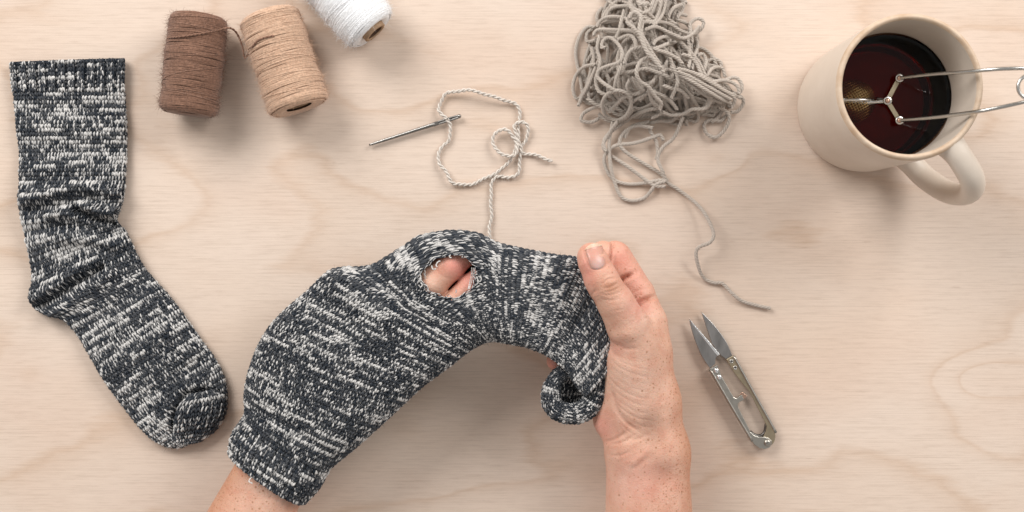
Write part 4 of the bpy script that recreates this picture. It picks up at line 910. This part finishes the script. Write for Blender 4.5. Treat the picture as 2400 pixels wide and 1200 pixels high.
def strip(a, b, wpx, z0, z1, name, mat):
    a, b = np.array(a, float), np.array(b, float); t = (b - a) / np.linalg.norm(b - a); nn = np.array([-t[1], t[0]]); w_ = wpx / 2
    A = []
    for cen, s0 in ((b, 0), (a, math.pi)):
        for q in np.linspace(-math.pi / 2, math.pi / 2, 7): A.append(cen + w_ * 1.25 * (t * math.cos(q + s0) + nn * math.sin(q + s0)))
    return plate([tuple(p) for p in A], z0, z1, .02, name, mat, inf)
strip((2108, 183), (2080, 236), 8.5, 5.62, 5.72, 'link', M['brass']); strip((2108, 282), (2080, 236), 8.5, 5.50, 5.60, 'link', M['brass'])
def stud(px, py, z, rpx, h, name, mat, parent, seg=24):
    r = R(rpx, z); pr = [(r, 0), (r, h * .35), (r * .85, h * .75), (r * .5, h * .97), (0.0, h)]
    return make(name, *lathe(pr, P(px, py, z), seg=seg), mat, parent)
for (x, y) in ((2108, 183), (2108, 282), (2080, 236)):
    make('washer', *lathe([(R(3, 5.8), 0), (R(10.5, 5.8), 0), (R(10.5, 5.8), .0009), (R(8, 5.8), .0012), (R(3, 5.8), .0012)], P(x, y, 5.75), seg=28), M['steel'], inf)
    stud(x, y, 5.86, 6, .0012, 'rivet', M['copper'], inf)
wire([(2080, 237, 5.6), (2062, 238, 5.5), (2045, 239, 5.35), (2015, 237, 5.32), (1985, 234, 5.30), (1955, 232, 5.2)], .0011, 'rod', M['steel'])
wire([(2045, 242, 5.3), (2015, 241, 5.28), (1985, 239, 5.26), (1955, 237, 5.16)], .0008, 'rod', M['steel'])
wire([(2080, 237, 5.55), (2068, 233, 5.5), (2054, 231, 5.4)], .0007, 'rod', M['dark_metal'])
bc = P(1999, 238, 4.35); br = 0.0118
bag = Bag(); aa = np.linspace(0, 2 * np.pi, 40)
for k in range(17):                                      # woven mesh ball: two families of circles
    f_ = (k + .5) / 17 * 2 - 1; rr = br * math.sqrt(1 - f_ * f_)
    for fam in (0, 1):
        e1 = np.array([math.cos(.5), math.sin(.5), 0]) if fam == 0 else np.array([-math.sin(.5), math.cos(.5), 0]); e2 = np.array([-e1[1], e1[0], 0]); e3 = np.array([0, 0, 1.0])
        cc = bc + e1 * f_ * br + rr * (np.cos(aa)[:, None] * e2 + np.sin(aa)[:, None] * e3); bag.add(tube(cc, .00017, 4, cap=False))
mbl = bag.build('mesh_ball', M['gold_mesh'], inf)
make('ball_band', *lathe([(br + .0002, -.0007), (br + .0009, -.0007), (br + .0009, .0007), (br + .0002, .0007)], bc, (0, 1, 0.05), 48, True), M['steel'], mbl)

# ------------------------------------------------------------------ thread snips
Z8 = lambda pts: [(1580 + x / 3.157, 700 + y / 3.157) for x, y in pts]
sn = thing('thread_snips', 'open steel thread snips lying right of the bare wrist', 'snips', P(1718, 895))
def sm(pts, step=3): return [tuple(p) for p in spline(np.array(pts, float), step)]
bl1 = plate(Z8([(112, 148), (333, 412), (318, 424), (306, 448), (304, 482)] + [(266, 517)] + sm([(266, 517), (205, 425), (152, 300), (124, 205), (112, 148)], 20)[1:-1]), .42, .55, .02, 'blade', M['blade'], sn)
o = plate(Z8([(111, 146), (336, 410), (322, 424), (300, 398), (135, 190)]), .552, .572, .008, 'cutting_edge', M['edge'], bl1)
o = plate(Z8([(201, 95)] + sm([(201, 95), (300, 200), (385, 318), (432, 424)], 20)[1:] + [(385, 448), (345, 418), (278, 325), (240, 215)]), .26, .39, .02, 'blade', M['blade'], sn)
bar1 = plate(Z8([(262, 520), (320, 492), (350, 570), (398, 655), (440, 728), (462, 738), (478, 728), (487, 716), (502, 712), (520, 747), (484, 765), (472, 780), (474, 800), (502, 858), (538, 930), (565, 985), (590, 1010), (625, 1022), (668, 1022), (700, 1030), (722, 1052), (724, 1078), (706, 1102), (672, 1114), (632, 1106), (598, 1082), (572, 1048), (480, 895), (380, 725), (262, 520)][:-1]), .56, .70, .03, 'handle_bar', M['bar'], sn)
bar2 = plate(Z8([(385, 450), (437, 421), (500, 540), (600, 722), (700, 900), (748, 985), (751, 1020), (742, 1060), (724, 1082), (690, 1100), (650, 1080), (655, 1030), (678, 985), (686, 945), (668, 905), (560, 690), (498, 618), (440, 540)]), .40, .52, .03, 'handle_bar', M['brass'], sn)
def flange(pts, z0, z1, w_, mat, par):
    c = spline(np.array([P(x, y, (z0 + z1) / 2) for x, y in Z8(pts)]), .002); t, s, u = frames(c); hh = (z1 - z0) / 200
    V = np.stack([c + s * w_ + u * hh, c - s * w_ + u * hh, c - s * w_ - u * hh, c + s * w_ - u * hh], 1).reshape(-1, 3)
    i = np.arange(len(c) - 1)[:, None] * 4; j = np.arange(4)[None]; j2 = (j + 1) % 4
    F = np.stack([i + j, i + 4 + j, i + 4 + j2, i + j2], -1).reshape(-1, 4)
    F = np.vstack([F, [[0, 1, 2, 3]], [[(len(c) - 1) * 4 + k for k in (3, 2, 1, 0)]]])
    return make('flange', V, F, mat, par, smooth=False)
flange([(437, 424), (500, 540), (600, 722), (700, 900), (748, 988)], .12, .60, .00065, M['bar'], bar2); flange([(264, 524), (380, 725), (480, 895), (572, 1048)], .10, .73, .0006, M['bar'], bar1)
plate(Z8([(478, 722), (505, 690), (540, 720), (512, 752)]), .30, .38, .01, 'stop_tab', M['copper'], bar2)
make('spring', *tube(spline(np.array([P(x, y, .3) for x, y in Z8([(560, 985), (590, 1008), (640, 1015), (672, 985), (684, 925)])]), .001), .0011, 8), M['dark_metal'], sn)
for (x, y) in Z8([(312, 532), (334, 580)]): stud(x, y, .70, 5.9, .0009, 'rivet', M['edge'], bar1)
for (x, y) in Z8([(424, 463), (451, 511)]):
    z_ = .52; ey = make('eyelet', *lathe([(R(2.4), 0), (R(2.6), .0004), (R(3.6), .0006), (R(4.8), .0004), (R(5.0), 0)], P(x, y, z_), seg=24), M['steel'], bar2)
    make('eyelet_hole', *lathe([(R(2.5), .0001), (0, .0001)], P(x, y, z_), seg=20), M['dark_metal'], bar2)
pv = Z8([(690, 1067)])[0]; ps = stud(pv[0], pv[1], .70, 8.2, .0013, 'pivot_screw', M['bar'], sn)
plate([(pv[0] - 4.6, pv[1] + 2.2), (pv[0] + 4.0, pv[1] - 3.4), (pv[0] + 4.6, pv[1] - 2.2), (pv[0] - 4.0, pv[1] + 3.4)], .80, .835, 0, 'screw_slot', M['dark_metal'], ps)
